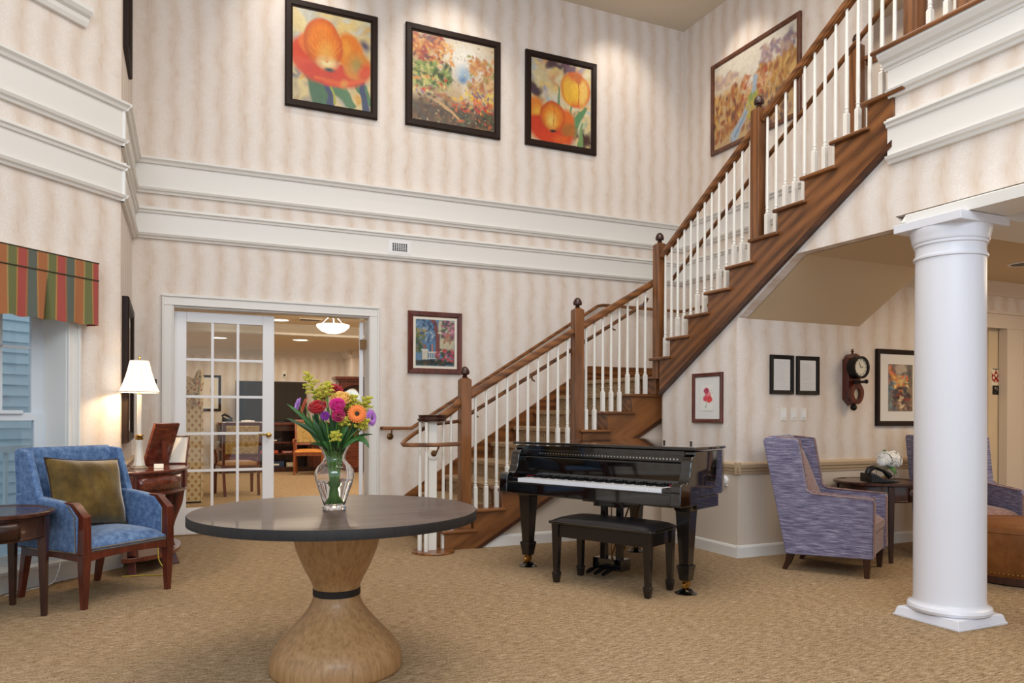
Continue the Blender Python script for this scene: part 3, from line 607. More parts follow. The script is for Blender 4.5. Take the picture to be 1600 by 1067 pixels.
def tulips(asp):
    p = Paint(asp, 150, '#d8c89c'); p.warp(.05); p.dabs(90, (0, .4, 1, 1), .1, ['#e8d8a8', '#a9b8c0', '#e8c87a', '#d89a6a', '#9a9ab0', '#e0d8c0'], al=.6); p.dabs(16, (.3, .9, .7, 1), .08, ['#5a4248', '#7a5a6a']); p.dabs(8, (0, .55, .12, .66), .08, ['#4a3440']); p.dabs(40, (.5, 0, 1, .4), .09, ['#e0c890', '#c8a878', '#5a3a34', '#b8c0a0'])
    p.dabs(12, (.85, 0, 1, .15), .07, ['#4a2e26'])
    p.band([(.66, .5, .6), (.64, .3, .6)], .03, '#6f9a72'); p.band([(.92, .5, .4), (.74, .3, 1), (.7, .1, .6)], .06, '#5f8f60'); p.band([(.8, .0, 1), (.86, .3, .2)], .05, '#7a9a5e'); p.band([(.44, .7, .3), (.45, .48, .8)], .03, '#6a9068')
    p.warp(.02)
    p.ell(.74, .7, .27, .24, '#d8641e', .05, soft=.12); p.ell(.62, .68, .13, .21, '#e8b02c', .1, soft=.4); p.ell(.86, .68, .12, .22, '#eec060', -.1, soft=.5); p.ell(.74, .68, .1, .2, '#f0bc30', 0, soft=.6); p.ell(.78, .86, .09, .1, '#c9681e', 0, soft=.5); p.band([(.79, .8, .5), (.78, .5, .3)], .016, '#b8541a')
    p.ell(.05, .36, .2, .2, '#e0802c', 0, soft=.3); p.ell(.1, .32, .1, .14, '#eab03a', 0, soft=.7); p.ell(.58, .28, .16, .18, '#da6a20', 0, soft=.3); p.ell(.36, .1, .42, .15, '#d8401a', 0, soft=.3); p.ell(.1, .2, .2, .14, '#cf3a18', .3, soft=.4); p.ell(.62, .18, .18, .11, '#b06a2a', .4, soft=.5)
    p.ell(.35, .32, .22, .2, '#c8501a', 0, soft=.1); p.ell(.35, .32, .2, .185, '#e88a22', 0, soft=.4); p.ell(.33, .27, .12, .14, '#f0c860', 0, soft=.8); p.band([(.38, .46, .4), (.36, .2, .3)], .016, '#c0601e'); p.ell(.36, .14, .07, .025, '#2f2a22', 0, soft=.6); p.ell(.5, .05, .2, .07, '#e0601e', 0, soft=.7); p.strokes(); p.img *= .86; return p
def marsh(asp):
    p = Paint(asp, 150, '#c9a878'); p.warp(.04); p.rect(-.2, .6, 1.2, 1.2, '#e4dccb', .15); p.ell(.55, .62, .25, .2, '#eae4d6', soft=.8)
    p.dabs(60, (.6, .72, 1, .92), .07, ['#9a7a82', '#a88a90', '#b89a8a', '#8a7a8a']); p.dabs(60, (0, .72, .3, .85), .07, ['#b8a0a0', '#c8aa90', '#d8c0a0'])
    p.dabs(180, (.5, .35, 1, .72), .06, ['#b8863e', '#c99a50', '#a8703a', '#d8b06a', '#9a5a3a'], rot=(1.2, 1.9)); p.dabs(170, (0, .1, .38, .65), .06, ['#c08a3e', '#b06a34', '#8a4a2e', '#d8a85a', '#7a4a3a'], rot=(1.2, 1.9)); p.dabs(70, (.35, .4, .7, .7), .05, ['#c8865a', '#b85a3a', '#d8a878'])
    p.dabs(110, (.4, 0, 1, .38), .06, ['#7a5a50', '#6a4a44', '#a87a44', '#8a6a6a', '#54444c'], rot=(1.1, 2)); p.band([(.52, .62, 1.0), (.5, .45, .8), (.42, .3, .9), (.26, .04, 1.6)], .055, '#a9bccb', .5); p.band([(.5, .45, .5), (.4, .25, .5), (.28, .06, .8)], .03, '#7f9ab8', .8)
    p.dabs(40, (.42, .15, .58, .45), .05, ['#b8b04a', '#8aa050', '#d0b850'], rot=(1.3, 1.8)); p.dabs(160, (0, 0, 1, .6), .025, ['#e0b868', '#8a5a3a', '#c88a4a', '#6a4a4a'], rot=(1.3, 1.8), asp=5); p.strokes(); p.img *= .82; return p
def terrace(asp):
    p = Paint(asp, 120, '#6f93b0'); p.warp(.03); p.dabs(40, (0, .5, .55, 1), .09, ['#4a5f80', '#8aa8c0', '#c0ccd0', '#3a4a66', '#6f93b8']); p.rect(.0, .3, .5, .55, '#4a7aa8', .1, .7)
    p.rect(.58, .3, 1, 1, '#d8cfae', .02); p.ell(.35, .62, .27, .4, '#5f8ab0', soft=.06); p.band([(.4, 1, 1), (.5, .9, 1), (.55, .7, 1), (.56, .3, 1)], .05, '#8a4a44', .3); p.dabs(30, (0, .5, .4, 1), .06, ['#4a6488', '#9ab0c0', '#6f93b8']); p.rect(.56, .7, .68, .75, '#e8e0c8', .01)
    p.dabs(70, (.66, .6, 1, 1), .06, ['#4a4a58', '#c86a90', '#8a5a6a', '#5a6a50', '#e08aa8']); p.dabs(24, (.72, .5, .9, .68), .05, ['#c87a6a', '#8a8a5a']); p.band([(.1, .75, .3), (.12, .35, .6)], .03, '#8a7a44'); p.dabs(24, (0, .6, .24, .8), .06, ['#c8a84a', '#a89a4a', '#6a7a3a']); p.dabs(24, (0, .3, .14, .6), .07, ['#3f5a34', '#8a7a5a', '#5a7a4a'])
    p.rect(0, 0, 1, .14, '#2a3a34', .03); p.dabs(30, (0, .0, 1, .12), .05, ['#1f2a2a', '#5a4a3a', '#3a5a5a', '#8a7a5a']); p.rect(.16, .12, .3, .34, '#e4dcc4', .01); p.rect(.14, .32, .32, .36, '#f0e8d4', .01); p.ell(.22, .42, .05, .06, '#a8644a', soft=.4); p.rect(.3, .27, .62, .31, '#efe8d8', .008); p.rect(.3, .14, .62, .17, '#e8dfc8', .008)
    for i in range(5): p.rect(.33+.06*i, .16, .36+.06*i, .28, '#eae2d0', .01)
    p.rect(.39, .3, .45, .48, '#d88a6a', .02); p.rect(.34, .3, .385, .46, '#3a3440', .02); p.dabs(80, (.5, .12, 1, .36), .05, ['#c83a4a', '#e06a6a', '#3a5a3a', '#8a3a5a', '#2f4430', '#e0a0a0']); p.dabs(26, (.12, .55, .5, 1), .05, ['#2f4460', '#8fa8bc', '#c4ccd0', '#40587a']); p.strokes(); p.img *= .68; return p
def street(asp):
    p = Paint(asp, 120, '#8a7464'); p.warp(.04); p.dabs(60, (0, .55, .4, 1), .1, ['#c8583a', '#e0834a', '#7a5a50', '#5a6470']); p.dabs(40, (.6, .5, 1, 1), .1, ['#5f5a54', '#7a6a5a', '#4a4a4a', '#6a6460']); p.dabs(24, (.35, .62, .7, 1), .1, ['#b8a898', '#a89888']); p.dabs(60, (.2, .4, .8, .75), .06, ['#e0b868', '#f0d890', '#c8904a', '#d86a3a'])
    p.dabs(40, (0, .05, .22, .6), .08, ['#4a6a78', '#3a5a6a', '#7a8a8a']); p.dabs(60, (.15, 0, 1, .35), .09, ['#7a5a4a', '#5a4a48', '#b89a78', '#8a6a5a', '#4a3f44']); p.dabs(30, (.2, .25, .9, .5), .05, ['#2f2a2e', '#8a3a2a', '#c84a2a', '#3f4a58'], rot=(1.4, 1.7), asp=.6); p.dabs(10, (.4, .05, .65, .3), .05, ['#e0c8a0']); p.strokes(.2); return p
def poppies(asp):
    p = Paint(asp, 90, '#e9e6df'); p.warp(.04)
    p.band([(.5, .45, .4), (.4, .1, .4)], .025, '#6a8a74'); p.ell(.38, .14, .06, .08, '#a9c4b4', soft=.6); p.ell(.55, .6, .3, .2, '#e0707a', soft=.4); p.ell(.45, .78, .26, .14, '#b83a5a', soft=.3); p.ell(.45, .79, .07, .05, '#5a2a4a', soft=.5); p.ell(.68, .44, .3, .15, '#e04a4a', soft=.3); p.ell(.36, .47, .24, .13, '#d84a5a', soft=.4); p.ell(.6, .66, .1, .08, '#f0a0a0', soft=.7); p.dabs(10, (.2, .4, .9, .8), .04, ['#7a3a5a', '#c85a6a']); return p
def letterdoc(seed):
    p = Paint(.6, 110, '#dcdad8'); r = np.random.RandomState(seed)
    y = .95
    while y > .06:
        if r.rand() > .12: p.rect(.08, y-.004, .08+.84*(.55+.45*r.rand()), y+.004, '#77777e', .006, .9)
        y -= .024
    return p
def etching(asp):
    p = Paint(asp, 80, '#e4d8c4'); p.warp(.03); p.rect(.5, .2, .54, .75, '#8a7a68', .02, .7); p.rect(.3, .2, .7, .24, '#a08a74', .02, .6); p.ell(.45, .35, .2, .1, '#c8a890', soft=.7); p.ell(.62, .6, .14, .14, '#b8a48c', soft=.7); return p

def picture(name, label, x0, x1, z0, z1, plane, at, paint, fw, dep, fm, matw=0, group=None, cat='picture', side=-1, lin_=0, glass=False):
    """plane 'x': hangs on a wall of constant Y, facing -Y; plane 'y': on a wall of constant X facing -X (side=-1) or +X"""
    W_, H_ = x1-x0, z1-z0; cx, cz = (x0+x1)/2, (z0+z1)/2
    if plane == 'x': t = thing(name, label, cat, (cx, at, cz), 0, group)
    else: t = thing(name, label, cat, (at, cx, cz), math.pi/2 if side > 0 else -math.pi/2, group)
    # local frame: x right, y into the wall, z up
    a, b = W_/2, H_/2
    prof = [(0, 0), (0, -dep*.8), (fw*.12, -dep), (fw*.75, -dep*.9), (fw*.85, -dep*.62), (fw, -dep*.55), (fw, 0)]
    q = M(); vs = []
    for sx_, sz_ in ((-1, -1), (1, -1), (1, 1), (-1, 1)):
        for o_, y in prof: vs.append((sx_*(a-o_), y, sz_*(b-o_)))
    n = len(prof); q.add(vs, [(i*n+j, i*n+(j+1) % n, ((i+1) % 4)*n+(j+1) % n, ((i+1) % 4)*n+j) for i in range(4) for j in range(n)])
    q.build('frame', fm, t)
    M().box(-a+fw*.6, -.006, -b+fw*.6, a-fw*.6, -.002, b-fw*.6).build('backing', BLACKF, t)
    ia, ib = a-fw, b-fw; y = -dep*.42
    if lin_: M().box(-ia, y, -ib, ia, y+.004, ib).build('liner', mat('linen_liner', '#e6dccb', .8), t); ia -= lin_; ib -= lin_; y -= .004
    if matw:
        mm = matw if isinstance(matw, tuple) else (matw, matw)
        M().box(-ia, y, -ib, ia, y+.004, ib).build('mat_board', mat('mat_board', '#e2dfda', .8), t); ia -= mm[0]; ib -= mm[1]; y -= .002
    paint.mesh('print', lambda u, v: (-ia+2*ia*u, y-.001, -ib+2*ib*v), t)
    return t
picture('painting', 'large framed painting of one open orange tulip, leftmost of the three over the white bands', 1.097, 2.061, 4.395, 5.50, 'x', YB, poppy1(.85), .075, .045, FRAMED, group='canvases on the back wall')
picture('painting', 'large framed painting of a sunlit garden path, between the two tulip paintings', 2.376, 3.507, 4.402, 5.525, 'x', YB, garden(1.0), .078, .045, FRAMED, group='canvases on the back wall')
picture('painting', 'large framed painting of two yellow and orange tulips, nearest the stair corner', 3.832, 4.795, 4.402, 5.522, 'x', YB, tulips(.85), .075, .045, FRAMED, group='canvases on the back wall')
picture('painting', 'brown framed painting of a marsh stream in golden grass above the upper flight', 6.065, 7.512, 4.406, 5.511, 'y', XR, marsh(1.35), .055, .04, FRAMEB)
picture('painting', 'small red-brown framed painting of an arch and terrace over flowers beside the door', 2.414, 3.044, 1.672, 2.361, 'x', YB, terrace(.82), .058, .04, MAHOG, lin_=.03)
picture('painting', 'dark framed red picture seen edge-on high at the upper left corner', 6.9, 7.56, 4.185, 5.6, 'y', -.335, poppy1(.6), .07, .05, FRAMED, side=1, matw=.0)
picture('mirror_frame', 'tall dark frame seen edge-on behind the white table lamp', 6.9, 7.98, .975, 2.17, 'y', -.333, Paint(1, 10, '#b8a898'), .08, .055, FRAMED, side=1, matw=.1)
picture('document_frame', 'black framed typed page on the alcove wall, left one of the pair above the switches', 4.797, 5.062, 1.407, 1.751, 'x', YA, letterdoc(3), .036, .025, BLACKF, matw=.012, group='typed pages above the switches')
picture('document_frame', 'black framed typed page on the alcove wall, right one of the pair nearer the clock', 5.102, 5.367, 1.406, 1.75, 'x', YA, letterdoc(9), .036, .025, BLACKF, matw=.012, group='typed pages above the switches')
picture('street_print', 'brown framed street scene print in a wide white mat partly behind the column', 6.092, 6.742, 1.125, 1.853, 'x', YA, street(.62), .045, .035, FRAMED, matw=(.115, .095))
picture('flower_print', 'narrow brown framed print of red poppies in a white mat above the piano', 5.302, 5.716, 1.15, 1.601, 'y', XS, poppies(.55), .036, .025, MAHOG, matw=(.085, .075))
picture('small_picture', 'tiny black framed picture on the back wall half hidden by the lamp shade', -.235, -.088, 1.425, 1.548, 'x', YB, etching(1.2), .012, .015, BLACKF, matw=.01)
picture('etching', 'framed pale etching on the far wall behind the left french door', .60, 1.04, 1.27, 2.02, 'x', 17.1, etching(.6), .05, .03, FRAMED, matw=.05)

# ------------------------------------------------------------------ fixtures on walls and ceilings
t = thing('air_vent', 'small white louvred air vent set in the lower white band', 'vent', (2.311, YB-.03, 3.04))
M().box(-.13, -.006, -.076, .13, 0, .076).box(-.115, -.010, -.062, .115, -.004, .062).build('vent_plate', WHITEP, t, bevel=.003, seg=1)
M().box(-.085, -.0115, -.042, .085, -.0095, .042).build('dark_backing', BLACK, t)
for i in range(8): M().box(-.085+i*.0243-.0028, -.017, -.042, -.085+i*.0243+.0028, -.011, .042).build('slat', WHITEP, t)
for j in range(1, 5): M().box(-.085, -.014, -.042+j*.0168-.0016, .085, -.0115, -.042+j*.0168+.0016).build('slat', WHITEP, t)
def canlight(name, x, y, z, r, label, cat='ceiling light', group=None, e=True):
    t = thing(name, label, cat, (x, y, z), 0, group)
    M().lathe([(r*.78, -.004), (r*.8, -.008), (r, -.006), (r, 0), (r*.78, 0)], 28, cap=False).build('trim_ring', WHITEP, t, smooth=True)
    M().lathe([(r*.79, -.001), (0, -.001)], 28, cap=False).build('lens', GLOW if e else BLACK, t); return t
canlight('recessed_light', 5.40, 7.36, ZC, .09, 'round recessed light in the high ceiling near the corner')
for x, y, z, l in ((1.66, 12.7, 2.73, 'round ceiling light seen in the open half of the doorway, nearer one'), (2.24, 14.35, 2.58, 'round ceiling light beyond the dropped beam in the open half of the doorway'), (.84, 12.95, 2.73, 'round ceiling light seen through the upper door panes, higher one'), (.85, 14.6, 2.58, 'round ceiling light seen through the upper door panes, lower one')):
    canlight('recessed_light', x, y, z, .17, l, group='recessed lights of the room behind the doors')
t = canlight('ceiling_speaker', 7.05, 4.35, 2.6, .12, 'dark round grille in the alcove ceiling beside the column', 'speaker', e=False)
t = thing('pendant_light', 'white bowl pendant light hanging in the room behind the doors', 'pendant light', (2.27, 11.5, 2.42))
M().lathe([(0, 0), (.08, .006), (.17, .04), (.23, .09), (.245, .13), (.235, .135), (.0, .12)], 28).build('bowl', mat('bowl_glass', '#ffffff', .3, emit='#fff2dc', es=2.2), t, smooth=True)
M().lathe([(.06, .29), (.05, .31), (.0, .31)], 16).build('canopy', CHROME, t, smooth=True)
for k in range(3):
    a = k*2.094+.4; M().tube([(.23*math.cos(a), .23*math.sin(a), .12), (.02*math.cos(a), .02*math.sin(a), .30)], .006, 6).build('hanger', CHROME, t)
point('pendant_bulb', (2.27, 11.5, 2.60), 14, (1, .86, .64), .08)
t = thing('ceiling_register', 'small dark ceiling register beside the pendant light', 'vent', (2.08, 12.4, 2.73))
M().box(-.18, -.1, -.012, .18, .1, 0).build('frame', CEILM, t); 
for k in range(5): M().box(-.15, -.08+k*.036, -.016, .15, -.064+k*.036, -.011).build('slat', BLACK, t)
for i, (x0, x1, l) in enumerate(((4.921, 4.996, 'white light switch, left one of three under the typed pages'), (5.038, 5.114, 'white light switch, middle one of three under the typed pages'), (5.152, 5.228, 'white light switch, right one of three under the typed pages'))):
    t = thing('light_switch', l, 'switch', ((x0+x1)/2, YA, 1.23), 0, 'switches on the alcove wall')
    M().box(-.036, -.007, -.058, .036, 0, .058).build('cover_plate', IVORY, t, bevel=.003, seg=1); M().prism([(-.007, -.033), (-.007, .033), (-.010, .033), (-.014, -.033)], 'x', -.017, .017).build('paddle', WHITEP, t); M().box(-.012, -.0155, -.03, .012, -.013, -.018).build('dimmer_slide', IVORY, t)
t = thing('thermostat', 'small white round device on the wall just right of the piano lid', 'thermostat', (XS-.004, 5.27, .655))
M().lathe([(.04, 0), (.04, .02), (.034, .03), (0, .03)], 20).xf(Matrix.Rotation(-math.pi/2, 4, 'Y')).build('body', WHITEP, t, smooth=True); M().box(-.012, -.03, -.05, 0, .03, -.035).build('base', IVORY, t)
t = thing('wall_outlet', 'small beige wall sensor high on the far wall above the television', 'sensor', (2.33, 17.1, 2.08)); M().box(-.05, -.02, -.08, .05, 0, .08).build('body', IVORY, t, bevel=.008); M().box(-.02, -.03, -.05, .02, -.018, 0).build('lens', BLACK, t)
# regulator wall clock
t = thing('wall_clock', 'dark carved wooden wall clock with a round white dial and an oval pendulum window', 'clock', (5.745, YA, 1.54))
M().prism([(-.08, -.17), (-.02, -.225), (.02, -.225), (.08, -.17), (.08, .20), (-.08, .20)], 'y', -.07, 0).build('case_back', MAHOG, t, bevel=.006)
def ringxz(pts_o, pts_i, y0, y1):
    q = M(); n = len(pts_o); vs = [(p[0], y, p[1]) for y in (y0, y1) for P in (pts_o, pts_i) for p in P]
    f = []
    for i in range(n):
        j = (i+1) % n; f += [(i, j, n+j, n+i), (2*n+i, 3*n+i, 3*n+j, 2*n+j), (i, 2*n+i, 2*n+j, j), (n+i, n+j, 3*n+j, 3*n+i)]
    return q.add(vs, f)
def ov(cx, cz, rx, rz, n=28): return [(cx+rx*math.cos(2*math.pi*i/n), cz+rz*math.sin(2*math.pi*i/n)) for i in range(n)]
def drop(n=28):
    o = []
    for i in range(n):
        a = 2*math.pi*i/n; s_ = math.sin(a); r = .082 if s_ < .3 else .082-.04*(s_-.3)/.7
        o.append((r*math.cos(a), -.11+(.115 if s_ > 0 else .105)*s_))
    return o
ringxz(drop(), ov(0, -.12, .042, .056), -.105, -.07).build('pendulum_door', MAHOG, t, smooth=True)
M().lathe([(.062, 0), (0, 0)], 24, cap=False).xf(Matrix.Translation((0, -.075, -.12)) @ Matrix.Rotation(math.pi/2, 4, 'X') @ Matrix.Diagonal((.85, 1, 1, 1))).build('door_glass', mat('dial_cream', '#cfc2a4', .5), t)
ringxz(ov(0, .12, .102, .102), ov(0, .12, .082, .082), -.15, -.07).build('bezel', BLACKF, t, smooth=True)
dial = M().lathe([(.083, 0), (0, 0)], 28, cap=False).xf(Matrix.Translation((0, -.135, .12)) @ Matrix.Rotation(math.pi/2, 4, 'X')).build('dial', mat('dial_white', '#dcd6c4', .5), t)
for k in range(12):
    a = k*math.pi/6; M().obox((.068*math.sin(a), -.137, .12+.068*math.cos(a)), (.004, .002, .013), Matrix.Rotation(a, 3, 'Y')).build('hour_mark', BLACK, dial)
M().obox((.015, -.1385, .122), (.034, .002, .005), Matrix.Rotation(-.15, 3, 'Y')).build('hour_hand', BLACK, dial); M().obox((-.01, -.1395, .145), (.003, .002, .054), Matrix.Rotation(-.35, 3, 'Y')).build('minute_hand', BLACK, dial)
M().tube([(-.06, -.12, -.02), (-.02, -.13, -.012), (.02, -.13, -.012), (.07, -.13, -.01)], .013, 8).ball((.08, -.13, -.008), .02).build('carved_bracket', BLACKF, t, smooth=True)
M().prism([(-.07, .20), (.07, .20), (.045, .235), (.0, .252), (-.045, .235)], 'y', -.09, 0).build('crest', MAHOG, t, bevel=.006)
M().lathe([(.012, .25), (.008, .262), (.018, .27), (.006, .28), (.012, .29), (0, .295)], 10, (0, -.045)).build('finial', MAHOG, t, smooth=True); M().ball((0, -.06, -.245), .03).build('drop_finial', BLACKF, t, smooth=True)
# elevator signs
t = thing('fire_sign', 'white sign with a red three-part flame emblem on the elevator jamb', 'sign', (7.945, YA+.06, 1.635))
M().box(-.075, -.004, -.095, .075, 0, .095).build('plate', mat('sign_cream', '#e4d9c0', .5), t)
RED = mat('sign_red', '#a01c18', .5)
def petal(cx, cz, h, wd, rot, y=-.006):
    pts = [(0, -.5*h), (.5*wd, -.1*h), (.42*wd, .12*h), (.12*wd, .34*h), (0, .55*h), (-.12*wd, .34*h), (-.42*wd, .12*h), (-.5*wd, -.1*h)]
    c, s_ = math.cos(rot), math.sin(rot); return M().prism([(cx+x*c-z*s_, cz+x*s_+z*c) for x, z in pts], 'y', y, -.004)
for cx, cz, r in ((0, .02, 0), (-.04, -.012, .55), (.04, -.012, -.55)): petal(cx, cz, .115, .06, r).build('flame', RED, t)
for cx, cz in ((0, .015), (-.04, -.012), (.04, -.012)): M().prism(ov(cx, cz, .017, .017, 14), 'y', -.0075, -.006).build('pictogram', mat('sign_cream', '#e4d9c0', .5), t)
M().box(-.05, -.006, .072, .05, -.004, .078).box(-.06, -.006, .084, .06, -.004, .088).build('caption', BLACK, t)
t = thing('braille_plate', 'square black plate with raised pale characters below the red flame sign', 'sign', (7.945, YA+.06, 1.495)); M().box(-.05, -.005, -.048, .05, 0, .048).build('plate', BLACK, t)
def text(s_, size, parent, loc, mt, ext=.001):
    c = bpy.data.curves.new('lettering', 'FONT'); c.body = s_; c.size = size; c.extrude = ext; c.align_x = 'CENTER'; c.align_y = 'CENTER'
    o = bpy.data.objects.new('lettering', c); C.objects.link(o); dg = bpy.context.evaluated_depsgraph_get(); me = bpy.data.meshes.new_from_object(o.evaluated_get(dg))
    bpy.data.objects.remove(o); o = bpy.data.objects.new('lettering', me); C.objects.link(o); me.materials.clear(); me.materials.append(mt); o.parent = parent; o.location = loc; o.rotation_euler = (math.pi/2, 0, 0); return o
text('*1', .06, t, (.004, -.006, .008), mat('plate_white', '#b8b2a8', .5))
for k in range(4): M().ball((-.012+.008*(k % 3), -.006, -.026-.007*(k//3)), .002, n=6, m=4).build('braille_dot', mat('plate_white', '#b8b2a8', .5), t)
# valance over the bay window
STRIPE = mat('valance_stripe', '#a0603a', .85, sheen=.3); N = Nt(STRIPE)
_a = N.n('ShaderNodeAttribute'); _a.attribute_name = 'cloth'; N.l(N.ramp(_a.outputs['Fac'], [(0, '#b83c3c'), (.02, '#b83c3c')]), N.b.inputs['Base Color'])
cr = [x for x in STRIPE.node_tree.nodes if x.type == 'VALTORGB'][0].color_ramp; cr.interpolation = 'CONSTANT'
STC = ['#a24a42', '#a87a44', '#6a6c42', '#9c8450', '#a0643c', '#a87a46', '#5a6056', '#a0643c']
pos = [0, .20, .24, .44, .48, .70, .74, .96]
while len(cr.elements) > 1: cr.elements.remove(cr.elements[0])
cr.elements[0].position = 0; cr.elements[0].color = (*lin(STC[0]), 1)
for p_, c_ in zip(pos[1:], STC[1:]):
    e = cr.elements.new(p_); e.color = (*lin(c_), 1)
val = thing('valance', 'red, green and gold striped box-pleat valance over the bay window', 'valance', W(.34, .06, 2.1))
def cloth(name, s0, s1, n, zf0, zf1, of, per=.29, nz=4):
    q = M(); vs = []; tt = []
    for j in range(nz+1):
        for i in range(n+1):
            s = s0+(s1-s0)*i/n; z = zf0(s)+(zf1(s)-zf0(s))*j/nz; vs.append(W(s, of(s, j/nz), z)); tt.append((s/per) % 1.0)
    w1 = n+1; q.add(vs, [(j*w1+i, j*w1+i+1, (j+1)*w1+i+1, (j+1)*w1+i) for j in range(nz) for i in range(n)])
    o = q.build(name, STRIPE, val, True); a = o.data.attributes.new('cloth', 'FLOAT', 'POINT'); a.data.foreach_set('value', tt); o.modifiers.new('s', 'SOLIDIFY').thickness = .004; return o
cloth('valance_header', .305, 1.68, 260, lambda s: 2.205, lambda s: 2.335, lambda s, v: .115, nz=1)
cloth('valance_skirt', .305, 1.68, 320, lambda s: 1.872+.004*math.sin(s*40), lambda s: 2.205, lambda s, v: .112-.07*max(0, 1-abs(((s-.305+.2) % .405)-.2)/(.006+.03*(1-v)))*(1-v if (s-.305) > .2 else 0)+.010*math.sin((s-.305)*29)*(1-v), nz=8)
q = M(); q.add([W(.303, o, z) for z in (1.872, 2.337) for o in (0, .117)], [(0, 1, 3, 2)]); o = q.build('valance_return', STRIPE, val, True); a = o.data.attributes.new('cloth', 'FLOAT', 'POINT'); a.data.foreach_set('value', [.05]*4)
q = M(); 
for z in (2.207, 2.336): q.tube([W(.30, .118, z), W(1.68, .118, z)], .005, 6)
q.build('piping', mat('valance_piping', '#3f3a28', .8), val, True, smooth=True)
q = M(); wbox(q, .31, 1.68, 0, .11, 2.30, 2.33); q.build('mounting_board', CREAM, val, True)
# neighbouring building and things outside the window
SID = mat('outside_siding', '#cfe6f2', .6); OUTD = mat('outside_dark', '#3f7088', .25); OUTW = mat('outside_white', '#dfe8ee', .6)
struct(M().prism([W(-3, -.26, 0)[:2], W(8, -.26, 0)[:2], W(8, -9, 0)[:2], W(-3, -9, 0)[:2]], 'z', -.2, -.1).build('floor_outside', mat('outside_paving', '#9fb0b8', .9)))
nh = thing('porch_building', 'pale blue building with white trim and dark windows seen through the bay window', 'building', W(1, -4.5, -.1))
q = M()
for k in range(34): 
    z = -.1+k*.14; a = [W(-3, -4.5, z), W(7, -4.5, z), W(7, -4.53, z+.14), W(-3, -4.53, z+.14)]; q.add(a+[W(-3, -4.53, z), W(7, -4.53, z)], [(0, 1, 2, 3), (0, 4, 5, 1)])
q.build('siding', SID, nh, True)['kind'] = 'stuff'
for s in (-1.2, .35, 1.9, 3.45):
    q = M(); wbox(q, s, s+.95, -4.52, -4.44, .75, 2.4); fr_ = q.build('window_frame', OUTW, nh, True); q = M(); wbox(q, s+.08, s+.87, -4.5, -4.43, .83, 2.32); q.build('window_glass', OUTD, fr_ if False else nh, True)
    q = M(); wbox(q, s+.46, s+.49, -4.5, -4.42, .83, 2.32); wbox(q, s+.08, s+.87, -4.5, -4.42, 1.55, 1.6); q.build('window_bar', OUTW, nh, True)
for s in (.75, 2.6):
    q = M(); wbox(q, s, s+.16, -3.2, -3.04, -.1, 3.2); q.build('porch_post', OUTW, nh, True)
q = M(); wbox(q, -3, 6, -3.3, -3.0, 2.9, 3.2); q.build('porch_beam', OUTW, nh, True)
q = M(); wbox(q, -3, 6, -3.15, -3.08, .78, .86); wbox(q, -3, 6, -3.15, -3.08, .08, .15); q.build('porch_railing', OUTW, nh, True)
for k in range(30):
    q = M(); wbox(q, -1.5+k*.16, -1.46+k*.16, -3.13, -3.1, .12, .8); q.build('railing_picket', OUTW, nh, True)
pl = thing('planter', 'dark round planter with a pale rim outside the window', 'planter', W(.98, -1.0, -.1))
M().lathe([(.2, 0), (.26, .5), (.28, .52), (.28, .56), (.25, .56), (.24, .5), (0, .5)], 24).build('pot', mat('planter_dark', '#1d2a38', .4), pl, smooth=True); M().lathe([(.285, .53), (.285, .57), (.262, .57), (.262, .53)], 24, cap=False).build('rim', OUTW, pl, smooth=True)

# ------------------------------------------------------------------ round pedestal table
tb = thing('pedestal_table', 'large round dark-topped table on a pale hourglass pedestal in the hall', 'table', (.749, 3.68, 0))
M().lathe([(.672, .717), (.672, .755), (.668, .760)], 96, cap=False).lathe([(.672, .717), (0, .717)], 96, cap=False).build('top_edge', ESPRE, tb, smooth=True)
M().lathe([(.668, .760), (.6, .7602), (0, .7602)], 96, cap=False).build('table_top', ESPR, tb)
ped = [(.215, .715), (.212, .68), (.203, .62), (.19, .57), (.172, .525), (.152, .48), (.131, .44), (.116, .41), (.110, .392), (.108, .375), (.108, .355), (.110, .345), (.116, .325), (.128, .30), (.15, .268), (.18, .232), (.21, .20), (.243, .165), (.27, .135), (.292, .105), (.305, .075), (.311, .045), (.312, .015), (.31, 0)]
def smooth_prof(p, k=3):
    out = []
    for (r0, z0), (r1, z1) in zip(p[:-1], p[1:]):
        for i in range(k): out.append((r0+(r1-r0)*i/k, z0+(z1-z0)*i/k))
    return out+[p[-1]]
M().lathe(ped, 64, cap=True).build('pedestal', PALE, tb, smooth=True, auto=False)
M().lathe([(.1085, .352), (.1125, .354), (.1125, .384), (.1085, .386)], 64, cap=False).build('dark_band', ESPRE, tb, smooth=True)

# ------------------------------------------------------------------ vase of flowers
VC = Vector((.737, 3.685, .761))
vase = thing('glass_vase', 'clear flared glass vase of cut flowers at the middle of the round table', 'vase', tuple(VC))
vo = [(.053, 0), (.056, .006), (.055, .014), (.05, .02), (.058, .045), (.07, .08), (.083, .115), (.092, .15), (.094, .168), (.09, .188), (.078, .208), (.062, .224), (.052, .238), (.050, .25), (.055, .27), (.064, .29), (.075, .307)]
vi = [(r-.0035, z) for r, z in reversed(vo[4:])]+[(.045, .026), (0, .024)]
M().lathe([(0, 0)]+vo+vi, 40, cap=False).build('vase_body', GLASS, vase, smooth=True)
M().lathe([(0, .0245), (.0435, .0265), (.0545, .047), (.0662, .082), (.0792, .117), (.0865, .14), (0, .14)], 32, cap=False).build('water', mat('water', (1, 1, 1), 0, trans=1, ior=1.33), vase, smooth=True)
def fpos(x, y, dd):
    """a spot in the bouquet: x to the right, y downwards (3.08 mm steps from the vase foot), dd towards the back"""
    s = 1+dd/3.66; return VC+RGT*((x-523)*.00308*s)+BACK*dd+UP*((803-y)*.00308*s-.455*dd/3.66)
